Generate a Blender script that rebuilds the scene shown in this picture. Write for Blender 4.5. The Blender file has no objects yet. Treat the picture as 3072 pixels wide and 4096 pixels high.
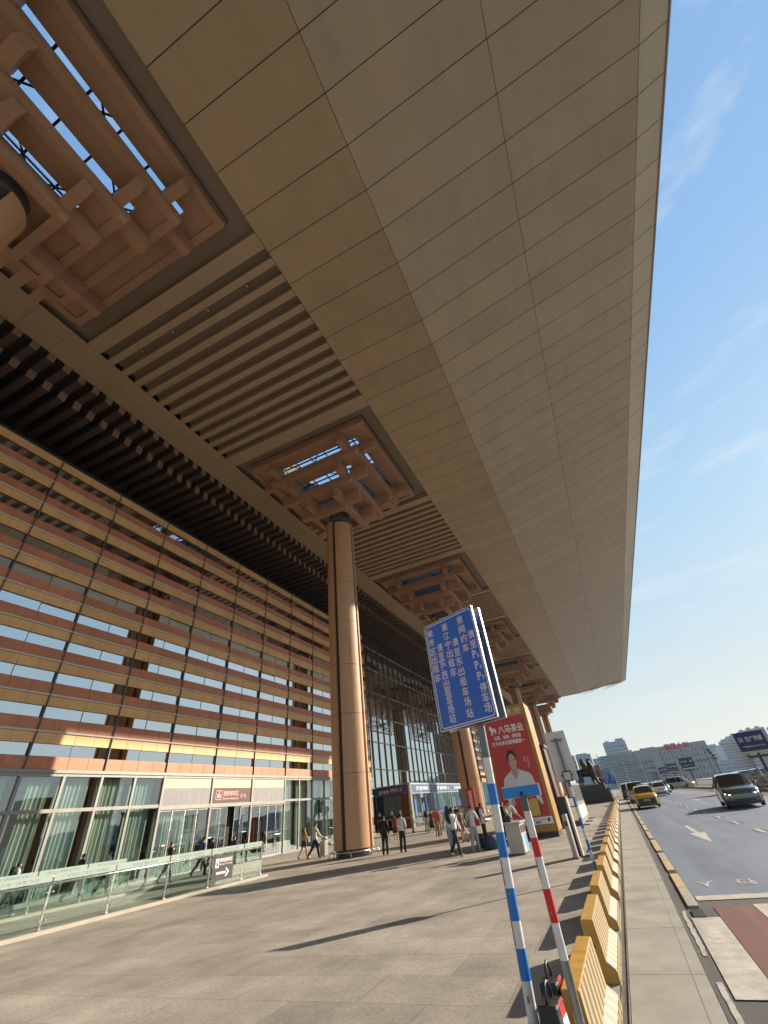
import bpy, bmesh, math, random
from mathutils import Vector, Matrix, Euler
random.seed(7)
S = bpy.context.scene
COL = S.collection
R = math.radians
# ---------------------------------------------------------------- camera
cam = bpy.data.cameras.new('camera')
cam.sensor_fit = 'HORIZONTAL'; cam.sensor_width = 36.0
cam.lens = 36.0 * 1632.3 / 3072.0
cam.clip_start = 0.1; cam.clip_end = 9000
co = bpy.data.objects.new('camera', cam); COL.objects.link(co)
EYE = Vector((0, 0, 1.72))
rt, up = Vector((.89654, .43125, -.10120)), Vector((.33151, -.50167, .79902))

rt.normalize(); fw = up.cross(rt).normalized(); up = rt.cross(fw).normalized()
co.matrix_world = Matrix.Translation(EYE) @ Matrix((rt, up, -fw)).transposed().to_4x4()
S.camera = co
# ---------------------------------------------------------------- light
SUN_EL, SUN_AZ = R(22.15), math.atan2(.666, .746)      # azimuth measured from +Y towards +X
sdir = Vector((math.sin(SUN_AZ) * math.cos(SUN_EL), math.cos(SUN_AZ) * math.cos(SUN_EL), math.sin(SUN_EL)))
sl = bpy.data.lights.new('sun', 'SUN'); sl.energy = 4.1; sl.angle = R(0.6); sl.color = (1.0, .86, .68)
so = bpy.data.objects.new('sun', sl); COL.objects.link(so)
so.rotation_euler = sdir.to_track_quat('Z', 'Y').to_euler(); so.location = (40, 40, 60)
W = bpy.data.worlds.new('World'); S.world = W; W.use_nodes = True
wn, wl = W.node_tree.nodes, W.node_tree.links
bg = wn['Background']; bg.inputs[1].default_value = .10
sky = wn.new('ShaderNodeTexSky'); sky.sky_type = 'NISHITA'; sky.sun_disc = False
sky.sun_elevation = SUN_EL; sky.sun_rotation = SUN_AZ
sky.air_density = 1.0; sky.dust_density = .6; sky.ozone_density = 1.0; sky.altitude = 20
tc = wn.new('ShaderNodeTexCoord')
# a hazy late afternoon veil over the clear sky model, paler towards the horizon
sx = wn.new('ShaderNodeSeparateXYZ'); wl.new(tc.outputs['Generated'], sx.inputs[0])
vr = wn.new('ShaderNodeValToRGB'); ce = vr.color_ramp.elements
K = 4.6
ce[0].position = 0.0; ce[0].color = (.72 * K, .72 * K, .67 * K, 1)
ce[1].position = 1.0; ce[1].color = (.23 * K, .43 * K, .78 * K, 1)
for ps_, c_ in ((.10, (.68, .74, .72)), (.25, (.56, .72, .82)), (.45, (.43, .655, .86)), (.70, (.31, .54, .86))):
    e_ = ce.new(ps_); e_.color = (c_[0] * K, c_[1] * K, c_[2] * K, 1)
wl.new(sx.outputs['Z'], vr.inputs[0])
vm = wn.new('ShaderNodeMix'); vm.data_type = 'RGBA'; vm.inputs['Factor'].default_value = .94
wl.new(sky.outputs[0], vm.inputs['A']); wl.new(vr.outputs[0], vm.inputs['B'])
mp = wn.new('ShaderNodeMapping'); mp.inputs['Scale'].default_value = (1.2, 3.2, 9.0); mp.inputs['Rotation'].default_value = (0, R(-28), R(25))
nz = wn.new('ShaderNodeTexNoise'); nz.inputs['Scale'].default_value = 2.1; nz.inputs['Detail'].default_value = 6; nz.inputs['Roughness'].default_value = .55
cr = wn.new('ShaderNodeValToRGB'); cr.color_ramp.elements[0].position = .52; cr.color_ramp.elements[1].position = .78
cr.color_ramp.elements[0].color = (0, 0, 0, 1); cr.color_ramp.elements[1].color = (.62, .62, .62, 1)
mx = wn.new('ShaderNodeMix'); mx.data_type = 'RGBA'; mx.inputs['B'].default_value = (.80 * K, .86 * K, .90 * K, 1)
wl.new(tc.outputs['Generated'], mp.inputs[0]); wl.new(mp.outputs[0], nz.inputs['Vector']); wl.new(nz.outputs['Fac'], cr.inputs[0])
wl.new(vm.outputs['Result'], mx.inputs['A']); wl.new(cr.outputs[0], mx.inputs['Factor']); wl.new(mx.outputs['Result'], bg.inputs[0])
S.view_settings.view_transform = 'Standard'; S.view_settings.look = 'None'
S.view_settings.exposure = 1.15; S.view_settings.gamma = 1.0; S.view_settings.use_curve_mapping = False
S.cycles.max_bounces = 8; S.cycles.diffuse_bounces = 4; S.cycles.glossy_bounces = 4; S.cycles.transparent_max_bounces = 16
S.cycles.caustics_reflective = False; S.cycles.caustics_refractive = False
S.cycles.sample_clamp_indirect = 8.0

# ---------------------------------------------------------------- materials
def srgb(r, g, b):
    f = lambda c: (c / 255 / 12.92) if c / 255 <= .04045 else ((c / 255 + .055) / 1.055) ** 2.4
    return (f(r), f(g), f(b))
_m = {}
def mat(name, col, rough=.6, metal=0.0, var=.12, scale=3.0, bump=0.0, bscale=60.0, spec=.5, coord='world', stretch=(1, 1, 1), coat=0.0, streak=None, cell=None):
    if name in _m: return _m[name]
    m = bpy.data.materials.new(name); m.use_nodes = True; _m[name] = m
    n, l = m.node_tree.nodes, m.node_tree.links
    p = n['Principled BSDF']
    p.inputs['Roughness'].default_value = rough; p.inputs['Metallic'].default_value = metal
    p.inputs['Specular IOR Level'].default_value = spec; p.inputs['Coat Weight'].default_value = coat
    p.inputs['Base Color'].default_value = (*col, 1)
    if var or bump:
        if coord == 'world':
            src = n.new('ShaderNodeNewGeometry').outputs['Position']
        else:
            src = n.new('ShaderNodeTexCoord').outputs['Object']
        mpn = n.new('ShaderNodeMapping'); mpn.inputs['Scale'].default_value = stretch
        l.new(src, mpn.inputs[0]); src = mpn.outputs[0]
    if var:
        t = n.new('ShaderNodeTexNoise'); t.inputs['Scale'].default_value = scale; t.inputs['Detail'].default_value = 5; t.inputs['Roughness'].default_value = .6
        l.new(src, t.inputs['Vector'])
        r = n.new('ShaderNodeMapRange'); r.inputs[1].default_value = .25; r.inputs[2].default_value = .75
        r.inputs[3].default_value = 1 - var; r.inputs[4].default_value = 1 + var
        l.new(t.outputs['Fac'], r.inputs[0])
        h = n.new('ShaderNodeMix'); h.data_type = 'RGBA'; h.blend_type = 'MULTIPLY'; h.inputs['Factor'].default_value = 1
        h.inputs['A'].default_value = (*col, 1); l.new(r.outputs[0], h.inputs['B'])
        outc = h.outputs['Result']
        def more(fac, lo, hi, a, b):
            r_ = n.new('ShaderNodeMapRange'); r_.inputs[1].default_value = a; r_.inputs[2].default_value = b; r_.inputs[3].default_value = lo; r_.inputs[4].default_value = hi
            l.new(fac, r_.inputs[0]); x_ = n.new('ShaderNodeMix'); x_.data_type = 'RGBA'; x_.blend_type = 'MULTIPLY'; x_.inputs['Factor'].default_value = 1
            l.new(outc, x_.inputs['A']); l.new(r_.outputs[0], x_.inputs['B']); return x_.outputs['Result']
        if streak:      # long drawn-out marks: (amount, x, y, z scale)
            m2 = n.new('ShaderNodeMapping'); m2.inputs['Scale'].default_value = streak[1:]; l.new(n.new('ShaderNodeNewGeometry').outputs['Position'], m2.inputs[0])
            t2 = n.new('ShaderNodeTexNoise'); t2.inputs['Scale'].default_value = 1; t2.inputs['Detail'].default_value = 6; l.new(m2.outputs[0], t2.inputs['Vector'])
            outc = more(t2.outputs['Fac'], 1 - streak[0], 1 + streak[0] * .6, .3, .7)
        if cell:        # every panel its own slight shade: (amount, size y, offset y, size z, offset z)
            sp = n.new('ShaderNodeSeparateXYZ'); l.new(n.new('ShaderNodeNewGeometry').outputs['Position'], sp.inputs[0]); cb_ = n.new('ShaderNodeCombineXYZ')
            for ax, (sz, of) in (('Y', cell[1:3]), (cell[5] if len(cell) > 5 else 'Z', cell[3:5])):
                a_ = n.new('ShaderNodeMath'); a_.operation = 'SUBTRACT'; a_.inputs[1].default_value = of; b_ = n.new('ShaderNodeMath'); b_.operation = 'DIVIDE'; b_.inputs[1].default_value = sz; c_ = n.new('ShaderNodeMath'); c_.operation = 'FLOOR'
                l.new(sp.outputs[ax], a_.inputs[0]); l.new(a_.outputs[0], b_.inputs[0]); l.new(b_.outputs[0], c_.inputs[0]); l.new(c_.outputs[0], cb_.inputs['X' if ax == 'Y' else 'Y'])
            wn_ = n.new('ShaderNodeTexWhiteNoise'); wn_.noise_dimensions = '2D'; l.new(cb_.outputs[0], wn_.inputs['Vector'])
            outc = more(wn_.outputs['Value'], 1 - cell[0], 1 + cell[0], 0, 1)
        l.new(outc, p.inputs['Base Color'])
        r2 = n.new('ShaderNodeMapRange'); r2.inputs[1].default_value = .3; r2.inputs[2].default_value = .7
        r2.inputs[3].default_value = max(.02, rough - .08); r2.inputs[4].default_value = min(1, rough + .08)
        l.new(t.outputs['Fac'], r2.inputs[0]); l.new(r2.outputs[0], p.inputs['Roughness'])
    if bump:
        t = n.new('ShaderNodeTexNoise'); t.inputs['Scale'].default_value = bscale; t.inputs['Detail'].default_value = 4
        l.new(src, t.inputs['Vector'])
        b = n.new('ShaderNodeBump'); b.inputs['Strength'].default_value = bump; b.inputs['Distance'].default_value = .02
        l.new(t.outputs['Fac'], b.inputs['Height']); l.new(b.outputs[0], p.inputs['Normal'])
    return m

def glass(name, tint, gloss, grough=.02, gcol=(1, 1, 1), bump=0.0):
    """thin pane: part mirror, part tinted see-through"""
    if name in _m: return _m[name]
    m = bpy.data.materials.new(name); m.use_nodes = True; _m[name] = m
    n, l = m.node_tree.nodes, m.node_tree.links
    n.remove(n['Principled BSDF'])
    tr = n.new('ShaderNodeBsdfTransparent'); tr.inputs[0].default_value = (*tint, 1)
    gl = n.new('ShaderNodeBsdfGlossy'); gl.inputs['Color'].default_value = (*gcol, 1); gl.inputs['Roughness'].default_value = grough
    fr = n.new('ShaderNodeLayerWeight'); fr.inputs['Blend'].default_value = .5
    mr = n.new('ShaderNodeMapRange'); mr.inputs[1].default_value = 0; mr.inputs[2].default_value = 1
    mr.inputs[3].default_value = gloss; mr.inputs[4].default_value = min(1, gloss + .75)
    pw = n.new('ShaderNodeMath'); pw.operation = 'POWER'; pw.inputs[1].default_value = 3.0
    l.new(fr.outputs['Facing'], pw.inputs[0]); l.new(pw.outputs[0], mr.inputs[0])
    mxs = n.new('ShaderNodeMixShader'); l.new(mr.outputs[0], mxs.inputs[0]); l.new(tr.outputs[0], mxs.inputs[1]); l.new(gl.outputs[0], mxs.inputs[2])
    if bump:
        g = n.new('ShaderNodeNewGeometry'); t = n.new('ShaderNodeTexNoise'); t.inputs['Scale'].default_value = .55; t.inputs['Detail'].default_value = 1
        b = n.new('ShaderNodeBump'); b.inputs['Strength'].default_value = bump; b.inputs['Distance'].default_value = .05
        l.new(g.outputs['Position'], t.inputs['Vector']); l.new(t.outputs['Fac'], b.inputs['Height']); l.new(b.outputs[0], gl.inputs['Normal'])
    l.new(mxs.outputs[0], n['Material Output'].inputs[0])
    return m

# ---------------------------------------------------------------- mesh helpers
class MB:
    def __init__(s): s.v = []; s.f = []; s.m = []
    def add(s, vs, fs, m=0):
        b = len(s.v); s.v += [tuple(v) for v in vs]
        for f in fs: s.f.append([b + i for i in f]); s.m.append(m)
        return s
    def hexa(s, p, m=0):
        return s.add(p, [(0, 3, 2, 1), (4, 5, 6, 7), (0, 1, 5, 4), (1, 2, 6, 5), (2, 3, 7, 6), (3, 0, 4, 7)], m)
    def box(s, x0, x1, y0, y1, z0, z1, m=0):
        return s.hexa([(x0, y0, z0), (x1, y0, z0), (x1, y1, z0), (x0, y1, z0), (x0, y0, z1), (x1, y0, z1), (x1, y1, z1), (x0, y1, z1)], m)
    def bbox(s, c, h, M=None, m=0):
        M = M or Matrix()
        return s.hexa([M @ (Vector(c) + Vector((h[0] * a, h[1] * b, h[2] * d))) for d in (-1, 1) for a, b in ((-1, -1), (1, -1), (1, 1), (-1, 1))], m)
    def quad(s, a, b, c, d, m=0): return s.add([a, b, c, d], [(0, 1, 2, 3)], m)
    def prism(s, ring, off, m=0):
        off = Vector(off); n = len(ring); r = [Vector(p) for p in ring]
        fs = [tuple(range(n))[::-1], tuple(range(n, 2 * n))] + [(i, (i + 1) % n, n + (i + 1) % n, n + i) for i in range(n)]
        return s.add(r + [p + off for p in r], fs, m)
    def loft(s, rings, m=0, cap=True, close=True):
        n = len(rings[0]); vs = [p for r in rings for p in r]; fs = []
        for i in range(len(rings) - 1):
            for j in range(n if close else n - 1):
                k = (j + 1) % n; fs.append((i * n + j, i * n + k, (i + 1) * n + k, (i + 1) * n + j))
        if cap: fs += [tuple(range(n))[::-1], tuple((len(rings) - 1) * n + j for j in range(n))]
        return s.add(vs, fs, m)
    def tube(s, p, q, r, r2=None, n=10, m=0, cap=True):
        p, q = Vector(p), Vector(q); d = (q - p)
        if d.length < 1e-6: return s
        qt = d.to_track_quat('Z', 'Y'); r2 = r if r2 is None else r2
        ring = lambda c, rr: [c + qt @ Vector((rr * math.cos(2 * math.pi * i / n), rr * math.sin(2 * math.pi * i / n), 0)) for i in range(n)]
        return s.loft([ring(p, r), ring(q, r2)], m, cap)
    def path(s, pts, r, n=8, m=0):
        pts = [Vector(p) for p in pts]; rings = []
        for i, p in enumerate(pts):
            d = (pts[min(i + 1, len(pts) - 1)] - pts[max(i - 1, 0)]).normalized()
            qt = d.to_track_quat('Z', 'Y'); rr = r[i] if isinstance(r, (list, tuple)) else r
            rings.append([p + qt @ Vector((rr * math.cos(2 * math.pi * k / n), rr * math.sin(2 * math.pi * k / n), 0)) for k in range(n)])
        return s.loft(rings, m)
    def lathe(s, c, prof, n=24, m=0):
        c = Vector(c)
        return s.loft([[c + Vector((r * math.cos(2 * math.pi * i / n), r * math.sin(2 * math.pi * i / n), z)) for i in range(n)] for r, z in prof], m)
    def ball(s, c, r, n=10, m=0, sc=(1, 1, 1)):
        c = Vector(c); rings = []
        for i in range(1, n):
            t = math.pi * i / n
            rings.append([c + Vector((r * sc[0] * math.sin(t) * math.cos(2 * math.pi * j / n), r * sc[1] * math.sin(t) * math.sin(2 * math.pi * j / n), -r * sc[2] * math.cos(t))) for j in range(n)])
        return s.loft(rings, m)
    def build(s, name, mats, parent=None, smooth=False, bevel=0, pos=None):
        me = bpy.data.meshes.new(name); me.from_pydata(s.v, [], s.f)
        if not isinstance(mats, (list, tuple)): mats = [mats]
        for x in mats: me.materials.append(x)
        me.polygons.foreach_set('material_index', s.m)
        if smooth: me.polygons.foreach_set('use_smooth', [True] * len(me.polygons))
        me.update()
        bm = bmesh.new(); bm.from_mesh(me); bmesh.ops.recalc_face_normals(bm, faces=bm.faces); bm.to_mesh(me); bm.free()
        o = bpy.data.objects.new(name, me); COL.objects.link(o)
        if smooth == 'auto':
            me.set_sharp_from_angle(angle=R(40))
        if bevel:
            b = o.modifiers.new('bevel', 'BEVEL'); b.width = bevel; b.segments = 2; b.limit_method = 'ANGLE'; b.angle_limit = R(35)
        if pos is not None: o.location = pos
        if parent is not None: attach(o, parent)
        return o
INV = {}
def attach(o, p):
    o.parent = p
    if p.name in INV: o.matrix_parent_inverse = INV[p.name]
def tag(o, label=None, cat=None, group=None, kind=None):
    if label: o['label'] = label
    if cat: o['category'] = cat
    if group: o['group'] = group
    if kind: o['kind'] = kind
    return o
def thing(name, label, cat, loc=(0, 0, 0), rz=0.0, group=None, world=False):
    """Empty at the base of a thing; world=True: its parts are built in world coordinates"""
    o = bpy.data.objects.new(name, None); COL.objects.link(o); o.empty_display_size = .3
    o.location = loc; o.rotation_euler = (0, 0, rz)
    if world: INV[o.name] = (Matrix.Translation(loc) @ Matrix.Rotation(rz, 4, 'Z')).inverted()
    return tag(o, label, cat, group)
def struct(mb, name, mats, **k): return tag(mb.build(name, mats, **k), kind='structure')
def copy_thing(root, loc=None, rz=None, label=None, group=None):
    def rec(o, par):
        c = o.copy(); COL.objects.link(c)
        if par is not None: c.parent = par; c.matrix_parent_inverse = o.matrix_parent_inverse.copy()
        for ch in list(o.children): rec(ch, c)
        return c
    r = rec(root, None)
    if loc is not None: r.location = loc
    if rz is not None: r.rotation_euler = (0, 0, rz)
    if label: r['label'] = label
    if group: r['group'] = group
    return r
_t = {}
def text_geo(body):
    if body in _t: return _t[body]
    c = bpy.data.curves.new('lettering', 'FONT'); c.body = body; c.size = 1.0; c.resolution_u = 3
    o = bpy.data.objects.new('lettering', c); COL.objects.link(o)
    me = bpy.data.meshes.new_from_object(o.evaluated_get(bpy.context.evaluated_depsgraph_get()))
    vs = [v.co.copy() for v in me.vertices]; fs = [tuple(p.vertices) for p in me.polygons]
    bpy.data.objects.remove(o); bpy.data.curves.remove(c); bpy.data.meshes.remove(me)
    _t[body] = (vs, fs); return _t[body]
def write(mb, body, org, xd, yd, size, m=0, center=True, width=None, bold=0.0):
    """flat lettering: org = centre (or left baseline), xd / yd = reading direction and up direction"""
    vs, fs = text_geo(body)
    if not vs: return
    x0, x1 = min(v.x for v in vs), max(v.x for v in vs); y0, y1 = min(v.y for v in vs), max(v.y for v in vs)
    sx = size if width is None else width / max(1e-6, x1 - x0)
    org, xd, yd = Vector(org), Vector(xd).normalized(), Vector(yd).normalized()
    cx, cy = ((x0 + x1) / 2, (y0 + y1) / 2) if center else (0, 0)
    nrm = xd.cross(yd)
    shifts = [(0, 0)] if not bold else [(-bold, 0), (bold, 0), (0, bold), (0, -bold)]
    for i, (bx, by) in enumerate(shifts):
        mb.add([org + xd * ((v.x - cx) * sx + bx) + yd * ((v.y - cy) * size + by) + nrm * (.0006 * i) for v in vs], fs, m)

# palette
WHITE = mat('white_paint', (.78, .77, .74), .45, var=.05, scale=4)
BLACKP = mat('black_plastic', (.018, .018, .02), .45, var=.15, scale=9, coord='object')
STEEL = mat('brushed_steel', (.55, .54, .52), .3, 1.0, var=.1, scale=8)
DSTEEL = mat('dark_steel', (.05, .05, .055), .5, .3, var=.1)
GALV = mat('galvanised_steel', (.17, .175, .175), .5, .35, var=.25, scale=12)
BLUE = mat('sign_blue', (.002, .11, .52), .35, var=.08, scale=6)
PBLUE = mat('band_blue', (.012, .17, .52), .4, var=.12, scale=14)
RED = mat('band_red', (.62, .018, .022), .4, var=.1, scale=12)
TEXTW = mat('lettering_white', (.80, .79, .78), .5, var=.0)
CONC = mat('pale_concrete', (.42, .39, .34), .8, var=.14, scale=2.5, bump=.15, bscale=30)
# ================================================================ ground, road
def slab_mat():
    m = bpy.data.materials.new('granite_paving'); m.use_nodes = True; n, l = m.node_tree.nodes, m.node_tree.links
    p = n['Principled BSDF']; g = n.new('ShaderNodeNewGeometry')
    br = n.new('ShaderNodeTexBrick'); br.offset = .5; br.inputs['Scale'].default_value = 1.0
    br.inputs['Brick Width'].default_value = 1.8; br.inputs['Row Height'].default_value = .9; br.inputs['Mortar Size'].default_value = .009
    br.inputs['Color1'].default_value = (.345, .312, .27, 1); br.inputs['Color2'].default_value = (.415, .38, .332, 1); br.inputs['Mortar'].default_value = (.28, .252, .215, 1); br.inputs['Bias'].default_value = -.1
    l.new(g.outputs['Position'], br.inputs['Vector'])
    n1 = n.new('ShaderNodeTexNoise'); n1.inputs['Scale'].default_value = .9; n1.inputs['Detail'].default_value = 8; n1.inputs['Roughness'].default_value = .65
    n2 = n.new('ShaderNodeTexNoise'); n2.inputs['Scale'].default_value = 22; n2.inputs['Detail'].default_value = 6
    ms = n.new('ShaderNodeMapping'); ms.inputs['Scale'].default_value = (1, .8, 1); l.new(g.outputs['Position'], ms.inputs[0]); l.new(ms.outputs[0], n1.inputs['Vector'])
    l.new(g.outputs['Position'], n2.inputs['Vector'])
    def mul(a, fac, lo, hi):
        r = n.new('ShaderNodeMapRange'); r.inputs[1].default_value = .3; r.inputs[2].default_value = .7; r.inputs[3].default_value = lo; r.inputs[4].default_value = hi
        l.new(fac, r.inputs[0]); x = n.new('ShaderNodeMix'); x.data_type = 'RGBA'; x.blend_type = 'MULTIPLY'; x.inputs['Factor'].default_value = 1
        l.new(a, x.inputs['A']); l.new(r.outputs[0], x.inputs['B']); return x.outputs['Result']
    c = mul(br.outputs['Color'], n1.outputs['Fac'], .74, 1.2); c = mul(c, n2.outputs['Fac'], .80, 1.16)
    n3 = n.new('ShaderNodeTexNoise'); n3.inputs['Scale'].default_value = .28; n3.inputs['Detail'].default_value = 10; n3.inputs['Roughness'].default_value = .72; n3.inputs['Distortion'].default_value = .6
    l.new(g.outputs['Position'], n3.inputs['Vector']); c = mul(c, n3.outputs['Fac'], .70, 1.16)
    n4 = n.new('ShaderNodeTexVoronoi'); n4.inputs['Scale'].default_value = 1.3; l.new(g.outputs['Position'], n4.inputs['Vector'])
    sp = n.new('ShaderNodeMapRange'); sp.inputs[1].default_value = .02; sp.inputs[2].default_value = .045; sp.inputs[3].default_value = .62; sp.inputs[4].default_value = 1; l.new(n4.outputs['Distance'], sp.inputs[0])
    xs = n.new('ShaderNodeMix'); xs.data_type = 'RGBA'; xs.blend_type = 'MULTIPLY'; xs.inputs['Factor'].default_value = 1; l.new(c, xs.inputs['A']); l.new(sp.outputs[0], xs.inputs['B']); c = xs.outputs['Result']
    l.new(c, p.inputs['Base Color'])
    rr = n.new('ShaderNodeMapRange'); p.inputs['Specular IOR Level'].default_value = .22; rr.inputs[3].default_value = .58; rr.inputs[4].default_value = .85; l.new(n1.outputs['Fac'], rr.inputs[0]); l.new(rr.outputs[0], p.inputs['Roughness'])
    b = n.new('ShaderNodeBump'); b.inputs['Strength'].default_value = .25; b.inputs['Distance'].default_value = .004; l.new(n2.outputs['Fac'], b.inputs['Height']); l.new(b.outputs[0], p.inputs['Normal'])
    return m
PAVE = slab_mat()
WALK = mat('kerbside_granite', (.34, .32, .285), .75, var=.22, scale=1.6, bump=.12, bscale=160, spec=.25)
ROADB = mat('blue_grey_road_coating', (.155, .192, .262), .7, var=.16, scale=1.1, streak=(.22, 1.3, .05, 1), bump=.35, bscale=140, stretch=(1, .4, 1), spec=.3)
ASPH = mat('worn_asphalt', (.085, .080, .077), .85, var=.28, scale=5, streak=(.25, 4, .4, 1), bump=.5, bscale=160)
GREYA = mat('grey_asphalt', (.17, .165, .165), .85, var=.18, scale=.7, bump=.4, bscale=90)
PAINT = mat('road_paint_white', (.46, .435, .385), .75, var=.28, scale=7, streak=(.18, 5, .8, 1), bump=.2, bscale=60)
PRED = mat('road_paint_red', (.15, .045, .04), .8, var=.28, scale=5, streak=(.25, 5, .5, 1), bump=.3, bscale=120)
PDARK = mat('road_paint_dark', (.045, .045, .05), .8, var=.2, scale=6)
YKERB = mat('kerb_yellow', (.47, .345, .20), .75, var=.2, scale=6, bump=.2, bscale=50)
struct(MB().quad((-900, -700, -.45), (900, -700, -.45), (900, 3500, -.45), (-900, 3500, -.45)), 'ground', mat('distant_ground', (.16, .155, .145), .9, var=.2, scale=.02))
g = MB(); g.box(-60, -.69, -60, 215, -.4, 0); struct(g, 'pavement', PAVE)
# sunk pale strip between the two railings is the same paving; kerbside walk is laid beside the steel gutter
w = MB(); w.box(-.60, .172, -60, 215, -.35, .003); struct(w, 'kerbside_walk', WALK)
gu = MB(); gu.box(-.69, -.60, -60, 215, -.38, -.012)
struct(gu, 'gutter_channel', mat('gutter_grime', (.09, .08, .07), .8, var=.3, scale=8))
ge = MB()
for x in (-.687, -.612): ge.box(x - .006, x + .006, -10, 120, -.05, .004)
ge.box(.172, .186, -10, 120, -.1, .006)
struct(ge, 'steel_edging', STEEL)
j = MB(); j.box(.028, .036, -10, 120, -.02, .0045)
y = 1.4
while y < 90: j.box(-.60, .172, y, y + .008, -.02, .0042); y += 1.95
struct(j, 'walk_joint', mat('joint_dark', (.22, .20, .175), .9))
r = MB(); r.box(.186, 11.35, -60, 215, -.36, -.03); struct(r, 'road', ASPH)
c = MB(); c.box(.545, 7.75, 11.41, 215, -.05, -.026); struct(c, 'lane_surface', ROADB)
c = MB(); c.box(7.75, 11.35, 11.41, 215, -.05, -.0262); struct(c, 'side_lane_surface', GREYA)
# kerb stones beside the road
k = MB(); k3 = MB(); kd = MB(); y = 10.5; nk = 0
while y < 120:
    L = 3.3 if nk % 1 == 0 else 3
    (k if nk % 3 else k3).box(.36, .525, y + .02, y + 1.62, -.1, .004); (k if nk % 2 == 0 else k3).box(.36, .525, y + 1.64, y + L - .02, -.1, .004)
    kd.box(.37, .52, y + L, y + L + .46, -.1, -.01); y += L + .47; nk += 1
kd.box(.37, .535, 9.86, 10.34, -.1, -.012)
struct(k, 'yellow_kerb', YKERB, bevel=.008); struct(k3, 'bare_kerb', mat('kerb_bare_stone', (.36, .31, .25), .8, var=.2, scale=6, bump=.2, bscale=50), bevel=.008); struct(kd, 'drain_grate', mat('grate_iron', (.03, .03, .032), .6, .4, var=.2))
# painted markings
p = MB(); Z = -.021
def flat(mb, pts, z=Z, m=0): mb.add([(x, y, z) for x, y in pts], [tuple(range(len(pts)))], m)
flat(p, [(.56, 11.04), (11.2, 11.04), (11.2, 11.41), (.56, 11.41)])
flat(p, [(1.98, 26.4), (1.98, 22.8), (1.77, 22.8), (2.05, 19.37), (2.33, 22.8), (2.14, 22.8), (2.14, 26.4)])
flat(p, [(5.72, 56.5), (5.72, 52.5), (5.5, 52.5), (5.8, 49.5), (6.1, 52.5), (5.9, 52.5), (5.9, 56.5)])
flat(p, [(5.72, 92), (5.72, 88), (5.5, 88), (5.8, 85), (6.1, 88), (5.9, 88), (5.9, 92)])
for y0 in [12.6, 16.7, 20.97, 24.9, 28.9, 32.9, 36.9, 40.9, 44.9, 48.9, 52.9, 56.9, 60.9, 64.9, 68.9, 72.9, 80.9]:
    flat(p, [(3.79, y0), (3.92, y0), (3.92, y0 + 1.25), (3.79, y0 + 1.25)])
flat(p, [(7.5, 30), (7.62, 30), (7.62, 200), (7.5, 200)])
for x in (.72, 1.41, 2.1, 2.79):
    write(p, {.72: '人', 1.41: '行', 2.1: '让', 2.79: '礼'}[x], (x + .17, 12.5, Z), (-1, 0, 0), (0, -1, 0), .62, width=.34, bold=.012)
cw = MB()
for i, x in enumerate((.32, 1.29, 2.45, 3.6, 4.75)):
    y0, y1 = (6.67, 9.85) if i == 0 else (6.67, 10.6)
    flat(p, [(x, y0), (x + .39 if i == 0 else x + .57, y0), (x + .39 if i == 0 else x + .57, y1), (x, y1)])
    flat(cw, [(x + .40 if i == 0 else x + .575, 6.67), (x + .96 if i == 0 else x + 1.145, 6.67), (x + .96 if i == 0 else x + 1.145, 10.52), (x + .40 if i == 0 else x + .575, 10.52)], -.0225)
for i in range(2):   # flaked white edge line beside the walk
    y0 = 9.9 if i == 0 else 7.6
    pts = [(.235 + random.uniform(-.012, .012), y0 - 1.9 + q * .18) for q in range(14 if i == 0 else 9)]
    for q in range(len(pts) - 1):
        flat(p, [pts[q], (pts[q][0] + .055 + random.uniform(-.012, .012), pts[q][1]), (pts[q + 1][0] + .055, pts[q + 1][1]), pts[q + 1]], -.024)
struct(p, 'road_marking', PAINT); struct(cw, 'red_crossing_band', PRED)
d = MB()
for y0 in [12.6, 16.7, 20.97, 24.9, 28.9, 32.9, 36.9, 40.9, 44.9, 48.9, 52.9]:
    for x0, x1 in ((3.66, 3.785), (3.925, 4.05)): flat(d, [(x0, y0 - .1), (x1, y0 - .1), (x1, y0 + 1.2), (x0, y0 + 1.2)], -.0222)
struct(d, 'dark_marking_edge', PDARK)
gr = MB(); gr.box(.62, 1.3, 5.2, 6.35, -.05, -.024)
for i in range(12): gr.box(.62, 1.3, 5.22 + i * .09, 5.26 + i * .09, -.03, -.012)
struct(gr, 'storm_drain', mat('grate_iron', (.03, .03, .032)))

# ================================================================ the station
XF, XG = -26.3, -30.2; BAYQ = 4.257 / 4
TERR = mat('terracotta_panel', (.54, .20, .10), .5, var=.10, scale=1.3, bump=.05, bscale=40, cell=(.09, BAYQ, .92, 1.756, 7.06), streak=(.07, 1, 5, .6))
OCHR = mat('ochre_panel', (.74, .43, .17), .5, var=.09, scale=1.1, bump=.05, bscale=40, cell=(.08, BAYQ, .92, 1.756, 6.4), streak=(.07, 1, 5, .6))
LEDGE = mat('pale_ledge', (.60, .55, .48), .6, var=.06)
CREAM = mat('cream_panel', (.55, .49, .38), .6, var=.08, scale=2)
ALU = mat('window_frame_alu', (.27, .26, .24), .45, .35, var=.06)
BRONZE = mat('bronze_mullion', (.13, .112, .10), .45, .4, var=.1)
MIRROR = glass('mirror_glazing', (.02, .022, .025), .60, .015, (.84, .91, .96), .02)
MIRROR2 = glass('atrium_glazing', (.10, .13, .14), .55, .015, (.80, .89, .94), .04)
SHOPG = glass('window_glass', (.62, .76, .73), .24, .015, (.85, .93, .97), .015)
INTER = mat('interior_dark', (.014, .013, .013), .8, var=.3, scale=.8)
CURT = mat('curtain_cloth', (.66, .68, .60), .85, var=.08, scale=3, stretch=(1, 6, .3))
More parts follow.
